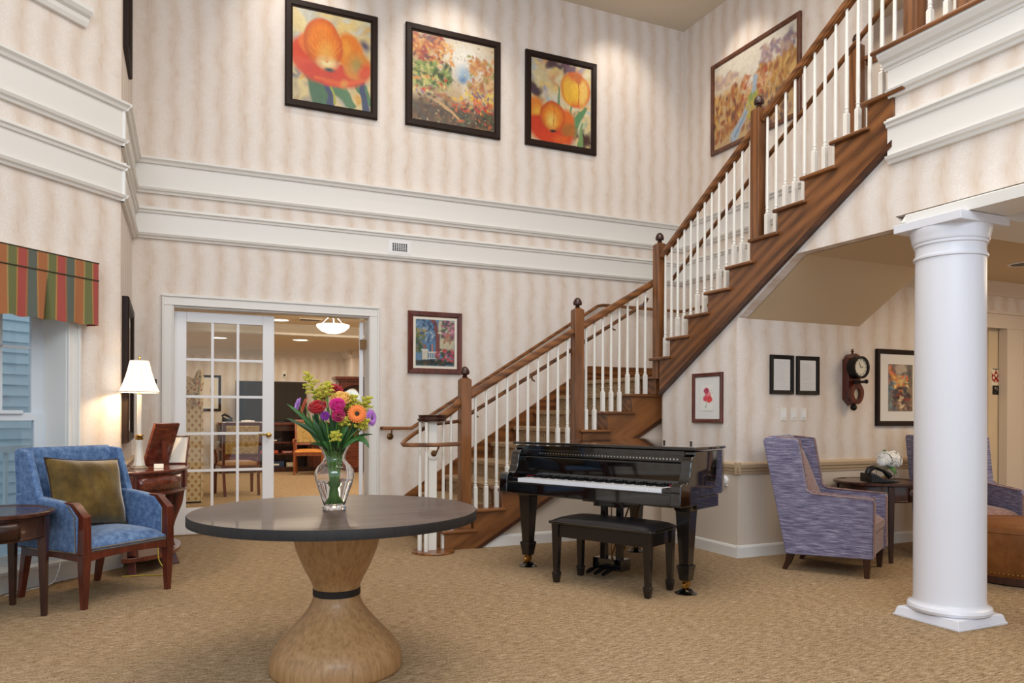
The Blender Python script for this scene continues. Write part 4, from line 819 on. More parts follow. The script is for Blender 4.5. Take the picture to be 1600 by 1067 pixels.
RGT = Vector((RX_, RY_, 0)); BACK = Vector((.196, .981, 0)); UP = Vector((0, 0, 1))
TOCAM = Vector((-VX, -VY, 0))
def frame(n):
    n = Vector(n).normalized(); a = n.cross(UP if abs(n.z) < .9 else RGT).normalized(); b = n.cross(a)
    return Matrix((a, b, n)).transposed().to_4x4()
def stem_path(p, k):
    a = k*2.4; b0 = VC+Vector((.034*math.cos(a), .034*math.sin(a), .03)); nk = VC+Vector((.036*math.cos(a+2.5), .036*math.sin(a+2.5), .25))
    q = Vector(((nk.x*.45+p.x*.55), (nk.y*.45+p.y*.55), nk.z*.5+p.z*.5))
    return [b0, VC+(nk-VC)*.5+Vector((0, 0, .0)), nk, q, p]
_k = [0]
def flower(name, label, x, y, dd, nrm, builder, group=None):
    p = fpos(x, y, dd); _k[0] += 1; pth = stem_path(p, _k[0]); t = thing(name, label, 'flower', tuple(pth[0]), 0, group)
    M().tube(pth, .0032, 6).build('stem', STEM, t, True, smooth=True)
    builder(t, p, frame(nrm[0]*RGT+nrm[1]*TOCAM+nrm[2]*UP)); return t
def petal_ring(q, n, r0, r1, wd, z0, z1, ph=0, cup=0):
    for i in range(n):
        a = ph+2*math.pi*i/n; c, s_ = math.cos(a), math.sin(a)
        def P(r, w, z): return (r*c-w*s_, r*s_+w*c, z)
        m1 = (r0+r1)/2; q.add([P(r0, -wd*.35, z0), P(r0, wd*.35, z0), P(m1, wd*.5, z0+(z1-z0)*.6+cup), P(m1, -wd*.5, z0+(z1-z0)*.6+cup), P(r1*.93, wd*.3, z1), P(r1*.93, -wd*.3, z1), P(r1, 0, z1-.001)],
                              [(0, 1, 2, 3), (3, 2, 4, 5), (5, 4, 6)])
def place(q, p, F): return q.xf(Matrix.Translation(p) @ F)
def daisy(c1, cc, R, n=20):
    def b(t, p, F):
        q = M(); petal_ring(q, n, R*.2, R, R*.25, .004, .004, 0, .003); petal_ring(q, n, R*.2, R*.8, R*.22, .008, .012, .15, .003)
        place(q, p, F).build('petals', mat('petal_'+c1[1:], c1, .6, sheen=.2), t, True, solid=.0012)
        place(M().ball((0, 0, .008), R*.26, R*.26, R*.14), p, F).build('flower_centre', mat('centre_'+cc[1:], cc, .8), t, True, smooth=True)
    return b
def rose(c1, R, open_=.7):
    def b(t, p, F):
        m_ = mat('petal_'+c1[1:], c1, .55, sheen=.3); q = M()
        for ring, (n, rr, hh) in enumerate(((3, .35, 1.1), (4, .55, 1.05), (5, .78, .92), (5, 1.0, .72))):
            for i in range(n):
                a0 = 2*math.pi*i/n+ring*.6; sp = 2*math.pi/n*.62
                def f(u, v, a0=a0, sp=sp, rr=rr, hh=hh):
                    a = a0+(u-.5)*2*sp*.8; r = R*rr*(.35+.65*math.sin(min(1, v*1.05)*math.pi/2)**.8)*(1+.10*v*open_); z = R*hh*1.25*v*(1-.14*abs(u-.5)*2)-R*.55
                    return (r*math.cos(a), r*math.sin(a), z)
                q.grid(f, 5, 5)
        place(q, p, F).build('petals', m_, t, True, smooth=True, solid=.001)
        s_ = M(); petal_ring(s_, 5, R*.1, R*.7, R*.3, -R*.55, -R*.5); place(s_, p, F).build('sepals', LEAF, t, True, solid=.001)
    return b
def mum(c1, R, n=70):
    def b(t, p, F):
        q = M(); r_ = random.Random(int(R*1e5))
        for i in range(n):
            ph = math.acos(1-1.25*(i+.5)/n); a = i*2.39996; d = Vector((math.sin(ph)*math.cos(a), math.sin(ph)*math.sin(a), math.cos(ph)*.8))
            e = d.cross(Vector((.1, .3, 1))).normalized()*R*.16; f_ = d.cross(e).normalized()
            q.add([d*R*.3-e*.5, d*R*.3+e*.5, d*R*.8+e+f_*R*.05, d*R+f_*R*.12, d*R*.8-e+f_*R*.05], [(0, 1, 2, 3, 4)])
        place(q, p, F).build('petals', mat('petal_'+c1[1:], c1, .6, sheen=.2), t, True, solid=.0012)
    return b
def rod(H, wd, seed):
    def b(t, p, F):
        r_ = random.Random(seed); q = M(); s_ = M()
        base = p-(F @ Vector((0, 0, 1)))*H*.3
        ax = (F.to_3x3() @ Vector((0, 0, 1)))
        for i in range(15):
            f = i/14; o = base+ax*H*f; L = 1.25*wd*(1.05-f*.85)*(.7+.5*r_.random()); a = i*2.4; d = (F.to_3x3() @ Vector((math.cos(a), math.sin(a), .35))).normalized(); e = o+d*L
            s_.tube([o, e], .0008, 4)
            for k in range(24):
                g = (k+1)/24; c = o+(e-o)*g+Vector((r_.uniform(-1, 1), r_.uniform(-1, 1), r_.uniform(-.4, 1)))*.0062; q.ball(c, .0040, n=5, m=3)
        s_.tube([base, base+ax*H], .0016, 5).build('branchlets', STEM, t, True); q.build('blossom', mat('goldenrod', '#c6bd45', .8), t, True)['kind'] = 'stuff'
    return b
flower('red_rose', 'dark red rose with furled petals at the front of the bouquet', 496, 645, -.10, (-.1, .5, .8), rose('#b01018', .042))
flower('gerbera', 'bright orange gerbera facing front at the right of the bouquet', 558, 654, -.09, (.25, 1, .2), daisy('#ee7a2c', '#3a2a1c', .046, 22))
flower('gerbera', 'orange gerbera seen from its side at the left of the bouquet', 477, 642, -.02, (-1, .3, .35), daisy('#e2581c', '#4a2a1c', .046, 22))
flower('ranunculus', 'larger hot pink ranunculus above the middle of the bouquet', 527, 641, -.09, (.1, .8, .6), rose('#dd1a8e', .035))
flower('ranunculus', 'small magenta ranunculus just under the hot pink one', 529, 657, -.11, (.1, 1, .3), rose('#d41e72', .029))
flower('statice', 'small purple bloom right of the red rose', 508, 657, -.11, (0, 1, .3), mum('#8a2f96', .024, 50))
flower('peach_rose', 'open peach yellow rose behind the pink blooms', 533, 632, -.02, (.1, .5, .85), rose('#f0bd62', .046, 1))
flower('red_carnation', 'wide red bloom at the top back of the bouquet', 521, 619, .06, (0, .35, .95), mum('#c01230', .05, 110))
flower('white_chrysanthemum', 'white chrysanthemum at the upper right back of the bouquet', 549, 628, .05, (.3, .5, .8), mum('#f2f1e8', .044, 120))
flower('lilac_daisy', 'lilac daisy turned outward at the far right of the bouquet', 579, 660, -.02, (1, .45, .1), daisy('#b070c6', '#6a4a70', .043, 20))
flower('lilac_daisy', 'lilac daisy peeking out at the far left of the bouquet', 467, 640, .03, (-.9, .5, .3), daisy('#b47ccc', '#6a4a70', .036, 18))
flower('pink_carnation', 'pale pink bloom at the back behind the goldenrod', 505, 624, .06, (-.1, .5, .85), mum('#dc6c9e', .038, 80))
for x, y, dd, n_, H, wd, l in ((488, 614, .0, (-.35, .1, 1), .11, .055, 'tall goldenrod spray at the top left of the bouquet'), (510, 622, -.04, (.25, .2, 1), .07, .048, 'goldenrod spray above the red rose'), (547, 640, .0, (.5, .3, .9), .07, .045, 'goldenrod spray behind the front orange gerbera'), (565, 672, -.04, (.8, .4, .6), .065, .036, 'goldenrod spray low at the right under the lilac daisy'), (527, 690, -.10, (-.3, .8, .5), .05, .028, 'goldenrod sprig low at the front over the vase rim'), (539, 667, -.08, (.1, .8, .7), .04, .026, 'small goldenrod sprig left of the front gerbera'), (500, 634, .03, (-.1, .3, 1), .07, .045, 'goldenrod spray at the back between the red blooms'), (568, 644, .04, (.6, .2, 1), .08, .045, 'goldenrod spray at the back right beside the white bloom')):
    flower('goldenrod', l, x, y, dd, n_, rod(H, wd, int(x)))
def leaf_blade(pth, wd, mt, name, label):
    t = thing(name, label, 'leaf', tuple(pth[0])) if label else None
    q = M(); k = len(pth); vs = []
    for i, p in enumerate(pth):
        f = i/(k-1); w_ = wd*math.sin(math.pi*min(1, .12+.88*f))**.7*(1 if i < k-1 else 0.02)
        tg = (pth[min(i+1, k-1)]-pth[max(i-1, 0)]).normalized(); side = tg.cross(TOCAM*.8+UP*.5).normalized()
        vs += [p-side*w_, p+TOCAM*(-.15*w_), p+side*w_]
    q.add(vs, [(3*i+a, 3*i+a+1, 3*i+a+4, 3*i+a+3) for i in range(k-1) for a in (0, 1)])
    return q, t
LV = [((520, 705, .0), (490, 672, -.03), (468, 652, -.04), (447, 638, -.05), .011, LEAF, 'long narrow green leaf reaching furthest up left'),
      ((514, 706, -.02), (488, 680, -.05), (462, 664, -.06), (446, 661, -.06), .009, LEAFD, 'dark narrow leaf reaching left below the longest one'),
      ((515, 706, -.02), (500, 690, -.07), (482, 670, -.08), (463, 668, -.08), .011, LEAFD, 'dark leaf pointing left toward the orange chair'),
      ((535, 706, .0), (556, 690, -.02), (570, 686, -.03), (577, 708, -.04), .016, LEAF, 'broad green leaf drooping at the right of the vase rim'),
      ((530, 706, .0), (552, 692, .0), (568, 684, 0), (583, 686, 0), .009, LEAFD, 'dark pointed leaf at the far right above the vase rim'),
      ((512, 706, -.03), (500, 702, -.06), (492, 698, -.08), (484, 702, -.09), .009, LEAFD, 'small dark leaf at the left of the vase rim'),
      ((522, 712, -.04), (512, 690, -.08), (505, 670, -.09), (500, 655, -.08), .012, LEAFD, 'dark leaf rising under the red rose'),
      ((526, 712, -.04), (532, 690, -.08), (542, 672, -.08), (552, 660, -.06), .011, LEAF, 'green leaf rising under the orange gerbera'),
      ((518, 714, -.03), (503, 690, -.06), (492, 672, -.07), (488, 655, -.05), .012, LEAF, 'green leaf standing beside the red rose stem'),
      ((524, 714, -.03), (520, 690, -.07), (519, 670, -.09), (516, 655, -.09), .012, LEAFD, 'dark upright leaf in the centre of the bouquet'),
      ((510, 708, .0), (496, 688, .02), (484, 668, .02), (476, 655, .02), .014, LEAFD, 'dark leaf at the back left of the bouquet'),
      ((536, 712, -.02), (544, 690, -.03), (550, 676, -.02), (560, 664, .0), .013, LEAFD, 'dark leaf at the back right of the bouquet')]
LV += [((516, 712, .0), (497, 694, -.02), (486, 680, -.01), (472, 655, .0), .017, LEAF, 'broad mid green leaf at left under the orange gerbera'),
       ((514, 713, -.02), (506, 694, -.06), (498, 678, -.08), (492, 664, -.07), .016, LEAFD, 'broad dark leaf below and left of the red rose'),
       ((522, 714, -.02), (515, 698, -.05), (512, 680, -.06), (510, 664, -.06), .015, LEAF, 'green leaf below the purple bloom'),
       ((528, 714, -.02), (536, 698, -.05), (540, 684, -.06), (546, 668, -.05), .015, LEAFD, 'dark leaf below and left of the front gerbera'),
       ((524, 714, .02), (526, 692, .03), (526, 668, .03), (524, 645, .03), .02, LEAFD, 'wide dark leaf standing at the back of the bouquet'),
       ((532, 713, .01), (544, 694, .02), (554, 676, .02), (566, 650, .02), .018, LEAFD, 'wide dark leaf at the back right of the bouquet'),
       ((512, 712, .01), (500, 692, .03), (494, 668, .03), (492, 640, .02), .018, LEAFD, 'wide dark leaf at the back left of the bouquet'),
       ((530, 713, -.03), (541, 700, -.06), (552, 694, -.06), (562, 692, -.05), .012, LEAF, 'short green leaf at the right over the vase rim')]
for a, b, c, d, wd, mt, lab in LV:
    P = [fpos(*q) for q in (a, b, c, d)]; pth = []
    for i in range(9):
        f = i/8; pth.append(P[0]*(1-f)**3+P[1]*3*f*(1-f)**2+P[2]*3*f*f*(1-f)+P[3]*f**3)
    q, t = leaf_blade(pth, wd, mt, 'leaf', lab+' in the vase'); q.build('blade', mt, t, True, smooth=True, solid=.001)
    b0 = VC+Vector((.02*math.cos(a[0]), .02*math.sin(a[0]), .03)); M().tube([b0, VC+Vector((0, 0, .15))+(pth[0]-VC-Vector((0, 0, .2)))*.3, pth[0]], .0028, 6).build('stem', STEM, t, True, smooth=True)

# ------------------------------------------------------------------ baby grand piano (own frame: x bass to treble, y away from the player)
PR = math.atan2(-.9106, .4134)
pn = thing('grand_piano', 'shiny black baby grand piano with its lid closed beside the staircase', 'piano', (2.659, 5.524, 0), PR)
def smooth_closed(pts, k=3):
    P = [Vector(p) for p in pts]; n = len(P); out = []
    for i in range(n):
        a, b, c, d = P[i-1], P[i], P[(i+1) % n], P[(i+2) % n]
        for j in range(k):
            t = j/k; out.append(tuple(.5*((2*b)+(-a+c)*t+(2*a-5*b+4*c-d)*t*t+(-a+3*b-3*c+d)*t**3)))
    return out
curve = [(1.5, .34), (1.47, .45), (1.36, .56), (1.18, .66), (1.0, .78), (.84, .95), (.72, 1.15), (.60, 1.30), (.46, 1.38), (.30, 1.41), (.14, 1.39), (.0, 1.31), (-.07, 1.18), (-.09, 1.05)]
rim = [(-.09, -.02), (1.5, -.02)]+curve
M().prism(rim, 'z', .665, .975).build('case', PIANO, pn, bevel=.006, seg=2)
lid = [(-.105, -.075), (1.515, -.075), (1.515, .34)]+[(x+.012, y+.012) for x, y in curve[1:-1]]+[(-.105, 1.05)]
M().prism([p for p in lid if p[1] < .40]+[(1.5, .40), (-.105, .40)], 'z', .982, 1.003).build('front_lid', PIANO, pn, bevel=.006, seg=3)
M().prism([(-.105, .402), (1.5, .402)]+[p for p in lid if p[1] > .405], 'z', .982, 1.003).build('main_lid', PIANO, pn, bevel=.006, seg=3)
M().lathe([(.008, 1.0), (.008, 1.015), (.014, 1.02), (0, 1.024)], 12, (.95, .5)).lathe([(.008, 1.0), (.008, 1.015), (.014, 1.02), (0, 1.024)], 12, (1.2, .46)).build('hinge_knob', PIANOM, pn, smooth=True)
M().box(-.09, -.02, .58, 1.5, .30, .664).box(0, -.2, .60, 1.41, -.02, .664).build('key_bed', PIANO, pn, bevel=.004)
M().box(-.02, -.245, .612, 1.43, -.222, .695).box(-.02, -.25, .688, 1.43, -.222, .70).build('key_slip', PIANO, pn, bevel=.004)
ck = [(-.25, .61), (-.25, .70), (-.245, .745), (-.225, .765), (-.195, .768), (-.17, .758), (-.15, .765), (-.125, .80), (-.112, .85), (-.105, .90), (-.085, .935), (-.055, .95), (-.05, .975), (.0, .975), (.0, .61)]
for x0, x1 in ((-.092, -.012), (1.422, 1.502)): M().prism(ck, 'x', x0, x1).build('arm', PIANO, pn, bevel=.008, seg=3)
for x0, x1 in ((-.012, .07), (1.34, 1.422)): M().box(x0, -.21, .664, x1, -.045, .728).build('key_block', PIANO, pn, bevel=.004)
for x0, x1 in ((.03, .10), (1.31, 1.38)): M().box(x0, -.06, .733, x1, -.045, .738).build('red_felt', mat('red_felt', '#8f1626', .9), pn)
kw = (1.338-.072)/52
IV = mat('ivory_key', '#eeecee', .25, coat=.3); EB = mat('ebony_key', '#0d0d0e', .3, coat=.3)
for i in range(52): M().box(.072+i*kw+.0006, -.215, .69, .072+(i+1)*kw-.0006, -.05, .727).build('white_key', IV, pn)
for i in range(51):
    if (i % 7) in (0, 2, 3, 5, 6): M().taper((.072+(i+1)*kw, -.085, .715), (.011, .07), (.072+(i+1)*kw, -.084, .737), (.008, .064)).build('black_key', EB, pn)
M().prism([(-.045, .735), (-.055, .745), (-.06, .80), (-.06, .885), (-.05, .895), (-.035, .895), (-.035, .735)], 'x', -.012, 1.422).build('fallboard', PIANO, pn, bevel=.004)
M().box(-.012, -.056, .90, 1.422, -.03, .975).box(-.012, -.066, .935, 1.422, -.05, .945).build('front_rail', PIANO, pn, bevel=.003)
q = M()
for i in range(46): q.box(.16+i*.0268, -.0585, .912, .172+i*.0268, -.055, .922)
q.build('hinge_strip', CHROME, pn)['kind'] = 'stuff'
CUPS = []
for i, (x, y) in enumerate(((0, 0), (1.41, 0), (.30, 1.15))):
    q = M().box(x-.075, y-.075, .60, x+.075, y+.075, .668).taper((x, y, .565), (.11, .11), (x, y, .60), (.145, .145)).taper((x, y, .20), (.07, .07), (x, y, .565), (.108, .108))
    q.taper((x, y, .195), (.085, .085), (x, y, .20), (.085, .085)).taper((x, y, .175), (.095, .095), (x, y, .195), (.095, .095)).taper((x, y, .09), (.066, .066), (x, y, .175), (.09, .09))
    L_ = q.build('leg', PIANOM if i else PIANOM, pn, bevel=.006, seg=2)
    q = M().box(x-.022, y-.02, .045, x+.022, y+.02, .09).lathe([(.012, 0), (.022, .002), (.022, .02), (.012, .022)], 14)
    q = M().box(x-.022, y-.02, .05, x-.012, y+.02, .09).box(x+.012, y-.02, .05, x+.022, y+.02, .09).box(x-.022, y-.022, .082, x+.022, y+.022, .095)
    w_ = M().lathe([(.03, -.012), (.034, -.01), (.034, .01), (.03, .012)], 16).xf(Matrix.Translation((x, y-.005, .051)) @ Matrix.Rotation(math.pi/2, 4, 'Y')); q.add(w_.v, w_.f)
    q.build('caster', BRASS, L_, smooth=True)
for wx, wy, l in ((0, 0, 'black caster cup under the left front leg of the piano'), (1.41, 0, 'black caster cup under the right front leg of the piano'), (.30, 1.15, 'black caster cup under the rear leg of the piano')):
    p = Matrix.Rotation(PR, 3, 'Z') @ Vector((wx, wy, 0)); o = M().lathe([(.075, 0), (.078, .006), (.06, .014), (.046, .022), (.042, .026), (.04, .016), (0, .015)], 28).build('caster_cup', PIANO, loc=(2.659+p.x, 5.524+p.y, 0), smooth=True); tag(o, l, 'caster cup', 'caster cups of the piano')
# pedal lyre
ly = M().box(.49, .06, .555, .96, .24, .60).box(.58, .08, .525, .84, .22, .556).build('lyre_block', PIANO, pn, bevel=.004)
for x in (.635, .775): M().taper((x, .15, .13), (.05, .045), (x, .15, .53), (.045, .04)).build('lyre_post', PIANOM, pn, bevel=.004)
pb = M().box(.575, .08, .05, .835, .21, .135).build('pedal_box', PIANO, pn, bevel=.006)
for x in (.635, .705, .775): M().tube([(x, .1, .07), (x, .03, .066), (x, -.03, .058), (x, -.075, .05)], [.01, .012, .019, .014], 8).build('pedal', mat('pedal_black', '#15171c', .2, .6), pb, smooth=True)
for x in (.66, .75): M().tube([(x, .2, .12), (x, .55, .62)], .007, 6).build('lyre_brace', BRASS, pn, smooth=True)
M().tube([(.70, .15, .13), (.70, .15, .53)], .004, 6).build('pedal_rod', BRASS, pn)

# ------------------------------------------------------------------ piano bench
bn = thing('piano_bench', 'black piano bench with a padded leather seat in front of the piano', 'bench', (2.893, 4.63, 0), math.radians(-63.9))
hx, hy = .375, .155
for x in (-1, 1):
    for y in (-1, 1):
        q = M().taper((x*hx, y*hy, .075), (.038, .038), (x*hx, y*hy, .43), (.058, .058)).taper((x*hx, y*hy, .06), (.052, .052), (x*hx, y*hy, .078), (.052, .052)).taper((x*hx, y*hy, 0), (.036, .036), (x*hx, y*hy, .06), (.05, .05))
        q.build('leg', PIANOM, bn, bevel=.004)
M().box(-hx, -hy-.012, .335, hx, -hy+.006, .425).box(-hx, hy-.006, .335, hx, hy+.012, .425).box(-hx-.012, -hy, .335, -hx+.006, hy, .425).box(hx-.006, -hy, .335, hx+.012, hy, .425).build('apron', PIANOM, bn, bevel=.003)
M().box(-hx-.045, -hy-.045, .43, hx+.045, hy+.045, .452).build('seat_board', PIANO, bn, bevel=.008, seg=3)
def pad(q, cx, cy, z0, a, b, h, p=6, n=18):
    def f(u, v):
        x, y = 2*u-1, 2*v-1; return (cx+x*a, cy+y*b, z0+h*((1-abs(x)**p)*(1-abs(y)**p))**.5*(1-.12*(x*x+y*y)))
    return q.grid(f, n, n)
pad(M(), 0, 0, .452, hx+.03, hy+.03, .032, 10).build('seat_cushion', BLACKL, bn, smooth=True)

# ------------------------------------------------------------------ blue armchair with a gold cushion
AZ = math.atan2(-.76, .65)+math.pi/2      # local -y faces forward
bc = thing('armchair', 'blue upholstered armchair with dark wood frame and nailhead trim by the bay window', 'chair', (-.425, 5.82, 0), AZ)
WF, WB, DF, DB = .31, .275, -.305, .30
for x in (-1, 1):
    q = M().taper((x*WF, DF, 0), (.032, .036), (x*WF, DF, .34), (.058, .062)).taper((x*WF, DF, .34), (.058, .062), (x*WF, DF, .575), (.052, .058))
    q.prism([(DF-.03, .56), (DF-.03, .575), (DF+.075, .655), (DF+.16, .66), (DF+.03, .56)], 'x', x*WF-.026, x*WF+.026)
    q.build('front_leg', MAHOG, bc, bevel=.004)
    M().taper((x*WB, DB+.07, 0), (.034, .036), (x*WB, DB, .35), (.05, .055)).build('back_leg', MAHOG, bc, bevel=.004)
rl = [(-WF, .35), (WF, .35), (WF, .29), (.2, .305), (0, .312), (-.2, .305), (-WF, .29)]
M().prism(rl, 'y', DF-.022, DF+.02).build('front_rail', MAHOG, bc, bevel=.003)
for x in (-1, 1): M().prism([(DF, .345), (DB, .345), (DB, .285), (0, .30), (DF, .285)], 'x', x*.292-.018, x*.292+.018).build('side_rail', MAHOG, bc, bevel=.003)
sq = M().box(-.285, DF-.018, .345, .285, DB, .39); sq.build('seat_base', BLUE, bc, bevel=.012, seg=3)
pad(M(), 0, -.02, .385, .29, .30, .075, 4).build('seat_cushion', BLUE, bc, smooth=True)
for x in (-1, 1):
    q = M().prism([(DF+.02, .345), (DF+.02, .57), (DF+.10, .645), (-.05, .665), (DB+.02, .70), (DB+.06, .345)], 'x', x*.31-.035, x*.31+.035); q.build('arm_panel', BLUE, bc, bevel=.016, seg=3)
q = M().prism([(.20, .36), (.275, .98), (.30, .99), (.375, .985), (.385, .96), (.33, .34)], 'x', -.325, .325); q.build('back', BLUE, bc, bevel=.03, seg=4)
q = M().grid(lambda u, v: ((u-.5)*.52, .222+.072*v-.028*((1-(2*u-1)**4)*(1-(2*v-1)**4)), .44+.50*v), 14, 14); q.build('back_cushion', BLUE, bc, smooth=True)
for x in (-1, 1):
    q = M().prism([(.08, .66), (.20, .97), (.29, .98), (.27, .66)], 'x', x*.325-.022, x*.325+.022); q.build('wing', BLUE, bc, bevel=.012, seg=3)
NAIL = mat('nailhead', '#a59a86', .3, 1)
q = M()
for i in range(58): q.ball((-.285+.57*i/57, DF-.022, .372), .0052, n=6, m=4)
for i in range(58): q.ball((-.285+.57*i/57, DF-.021, .357), .0052, n=6, m=4)
for x in (-1, 1):
    for i in range(24): q.ball((x*.348, DF+.028+.0005*i, .355+.21*i/23), .0052, n=6, m=4)
    for i in range(24): q.ball((x*.278, DF+.018, .40+.165*i/23), .0052, n=6, m=4)
    for i in range(10): q.ball((x*.348, DF+.03+.075*i/9, .568+.073*i/9), .0052, n=6, m=4)
    for i in range(50): q.ball((x*.348, DF+.03+.58*i/49, .352), .005, n=6, m=4)
q.build('nailhead_trim', NAIL, bc, smooth=True)['kind'] = 'stuff'
def pillow(name, mt, parent, w_, h_, t_, n=20, pipe=None):
    def S(sg):
        def f(u, v):
            x, y = 2*u-1, 2*v-1; e = max(0, (1-x**4)*(1-y**4))**.55; px_ = x*w_/2*(1-.07*(1-y*y)*0-.05*(abs(y)**2)*(-1)-.04); 
            return (x*w_/2*(.93+.07*abs(y)**2), sg*t_/2*e+.004*math.sin(9*x+4*y)*e, y*h_/2*(.93+.07*abs(x)**2))
        return f
    q = M().grid(S(1), n, n).grid(S(-1), n, n); return q.build(name, mt, parent, smooth=True)
pl = thing('throw_pillow', 'gold velvet throw pillow with dark piping leaning in the blue armchair', 'pillow', (0, 0, 0))
pillow('cover', GOLD, pl, .54, .47, .17)
bd = []
for i in range(48):
    a = i/48*4; s_ = int(a); f = a-s_; x, y = [(-1+2*f, -1), (1, -1+2*f), (1-2*f, 1), (-1, 1-2*f)][s_]; bd.append((x*.27*(.93+.07*y*y), 0, y*.235*(.93+.07*x*x)))
M().tube(bd, .005, 6, closed=True).build('piping', mat('pillow_piping', '#2a1608', .7), pl, smooth=True)
pw = Matrix.Translation((-.425, 5.82, 0)) @ Matrix.Rotation(AZ, 4, 'Z') @ Matrix.Translation((-.01, .085, .685)) @ Matrix.Rotation(math.radians(4), 4, 'Y') @ Matrix.Rotation(math.radians(-17), 4, 'X')
pl.location = pw.to_translation(); pl.rotation_euler = pw.to_euler()

# ------------------------------------------------------------------ round side tables
def side_table(loc, rz, label, r=.345, h=.64, drawer_a=-90):
    t = thing('side_table', label, 'table', loc, rz)
    M().lathe([(r-.012, h-.028), (r, h-.022), (r, h-.006), (r-.01, h), (r-.028, h-.001), (r-.03, h-.006), (0, h-.006)], 56).build('table_top', WALNUTH, t, smooth=True)
    M().lathe([(r-.03, h-.16), (r-.026, h-.15), (r-.03, h-.145), (r-.03, h-.028)], 56, cap=False).lathe([(r-.05, h-.16), (r-.05, h-.028)], 56, cap=False).build('apron', WALNUT, t, smooth=True)
    for k in range(4):
        a = math.radians(45+90*k); c = Matrix.Rotation(a, 4, 'Z')
        q = M().taper((r-.035, 0, 0), (.03, .03), (r-.045, 0, h-.03), (.055, .05)); q.xf(c).build('leg', WALNUT, t, bevel=.003)
    q = M(); a0 = math.radians(drawer_a)
    def f(u, v): a = a0+(u-.5)*1.0; return ((r-.023)*math.cos(a), (r-.023)*math.sin(a), h-.145+.105*v)
    q.grid(f, 14, 1); dr = q.build('drawer', WALNUT, t, smooth=True, solid=.008)
    M().lathe([(.006, 0), (.006, .014), (.014, .02), (.014, .026), (0, .03)], 14).xf(Matrix.Translation(((r-.02)*math.cos(a0), (r-.02)*math.sin(a0), h-.09)) @ Matrix.Rotation(a0, 4, 'Z') @ Matrix.Rotation(math.pi/2, 4, 'Y')).build('knob', CHROME, dr, smooth=True)
    return t
side_table((-.965, 5.40, 0), math.radians(-60), 'dark round side table with one drawer left of the blue armchair', .345, .635, -30+10)
side_table((5.64, 4.70, 0), math.radians(-168), 'dark round side table with a phone between the purple armchairs', .365, .66, 100)

# ------------------------------------------------------------------ demilune console
cs = thing('console_table', 'reddish half-round console table with carved legs and a low shelf under the lamp', 'table', (-.305, 6.95, 0))
def dl(a, ax, by): return (ax*max(0, math.cos(a)), by*math.sin(a))
def dpoly(ax, by, n=36): return [dl(-math.pi/2+math.pi*i/n, ax, by) for i in range(n+1)]
M().prism(dpoly(.485, .735), 'z', .765, .785).build('table_top', MAHOGH, cs, bevel=.006, seg=3)
M().prism(dpoly(.455, .70), 'z', .60, .765).build('apron', MAHOG, cs, bevel=.003)
M().prism(dpoly(.47, .715), 'z', .595, .615).build('apron_moulding', MAHOG, cs, bevel=.006, seg=3)
def curved(name, a0, a1, z0, z1, off, mt, parent):
    q = M(); q.grid(lambda u, v: (dl(a0+(a1-a0)*u, .458+off, .703+off)[0], dl(a0+(a1-a0)*u, .458+off, .703+off)[1], z0+(z1-z0)*v), 10, 1); return q.build(name, mt, parent, smooth=True, solid=.01)
for a0, a1 in ((-1.32, -.42), (-.22, .5), (.7, 1.4)):
    d_ = curved('drawer', a0, a1, .635, .745, .004, MAHOGH, cs); am = (a0+a1)/2 if a0 > -1 else None
    if am is not None and am < .5: 
        p = dl(am, .47, .715); M().ball((p[0], p[1], .69), .014).build('knob', BRONZE, d_, smooth=True)
for a in (-1.45, -.32, .6, 1.5): M().obox((*dl(a, .452, .70), .69), (.05, .06, .14), RZ(a)).build('corner_block', MAHOG, cs, bevel=.006)
for a in (-1.38, -.32, .6, 1.42):
    p0 = dl(a, .42, .66); q = M()
    pth = [(p0[0]*1.0, p0[1]*1.0, .6), (p0[0]*.97, p0[1]*.97, .5), (p0[0]*.86, p0[1]*.88, .36), (p0[0]*.80, p0[1]*.84, .24), (p0[0]*.86, p0[1]*.88, .14)]
    q.tube(pth, [.045, .042, .034, .03, .032], 8); q.build('leg', MAHOG, cs, smooth=True)
    M().taper((p0[0]*.95, p0[1]*.9, 0), (.06, .06), (p0[0]*.86, p0[1]*.86, .105), (.05, .05)).build('foot', MAHOG, cs, bevel=.006)
M().prism(dpoly(.42, .62), 'z', .10, .135).build('shelf', MAHOGH, cs, bevel=.005)

# ------------------------------------------------------------------ table lamp
LX, LY, LZ = -.195, 6.65, .785
lp = thing('table_lamp', 'lit white candlestick table lamp with a bell shade on the console', 'lamp', (LX, LY, LZ))
M().lathe([(.068, 0), (.068, .008), (.05, .016), (.044, .024)], 6).build('foot', mat('lamp_foot', '#8a8274', .35, .3), lp, bevel=.003)
M().lathe([(.044, .022), (.036, .06), (.026, .14), (.022, .20), (.027, .212), (.027, .225)], 6).build('base_column', LAMPW, lp, bevel=.002)
M().lathe([(.026, .225), (.03, .232), (.03, .24), (.02, .246), (.018, .255)], 16).lathe([(.034, .252), (.038, .258), (.034, .264), (.018, .266)], 16).build('collar', BRASS, lp, smooth=True)
M().lathe([(.0165, .262), (.0165, .58)], 14).build('candle_tube', LAMPW, lp, smooth=True)
bell = [(.148, .598), (.135, .625), (.115, .675), (.098, .725), (.084, .775), (.073, .825), (.068, .845)]
M().lathe(bell, 8, cap=False, a0=.2).build('shade', SHADE, lp, solid=.002)
q = M()
for k in range(8):
    a = .2+k*math.pi/4; q.tube([((r+.001)*math.cos(a), (r+.001)*math.sin(a), z) for r, z in bell], .0022, 5)
q.lathe([(.149, .596), (.151, .6), (.149, .606)], 8, cap=False, a0=.2).lathe([(.069, .842), (.071, .846), (.068, .85)], 8, cap=False, a0=.2).build('shade_trim', mat('shade_trim', '#efe4d0', .8), lp)
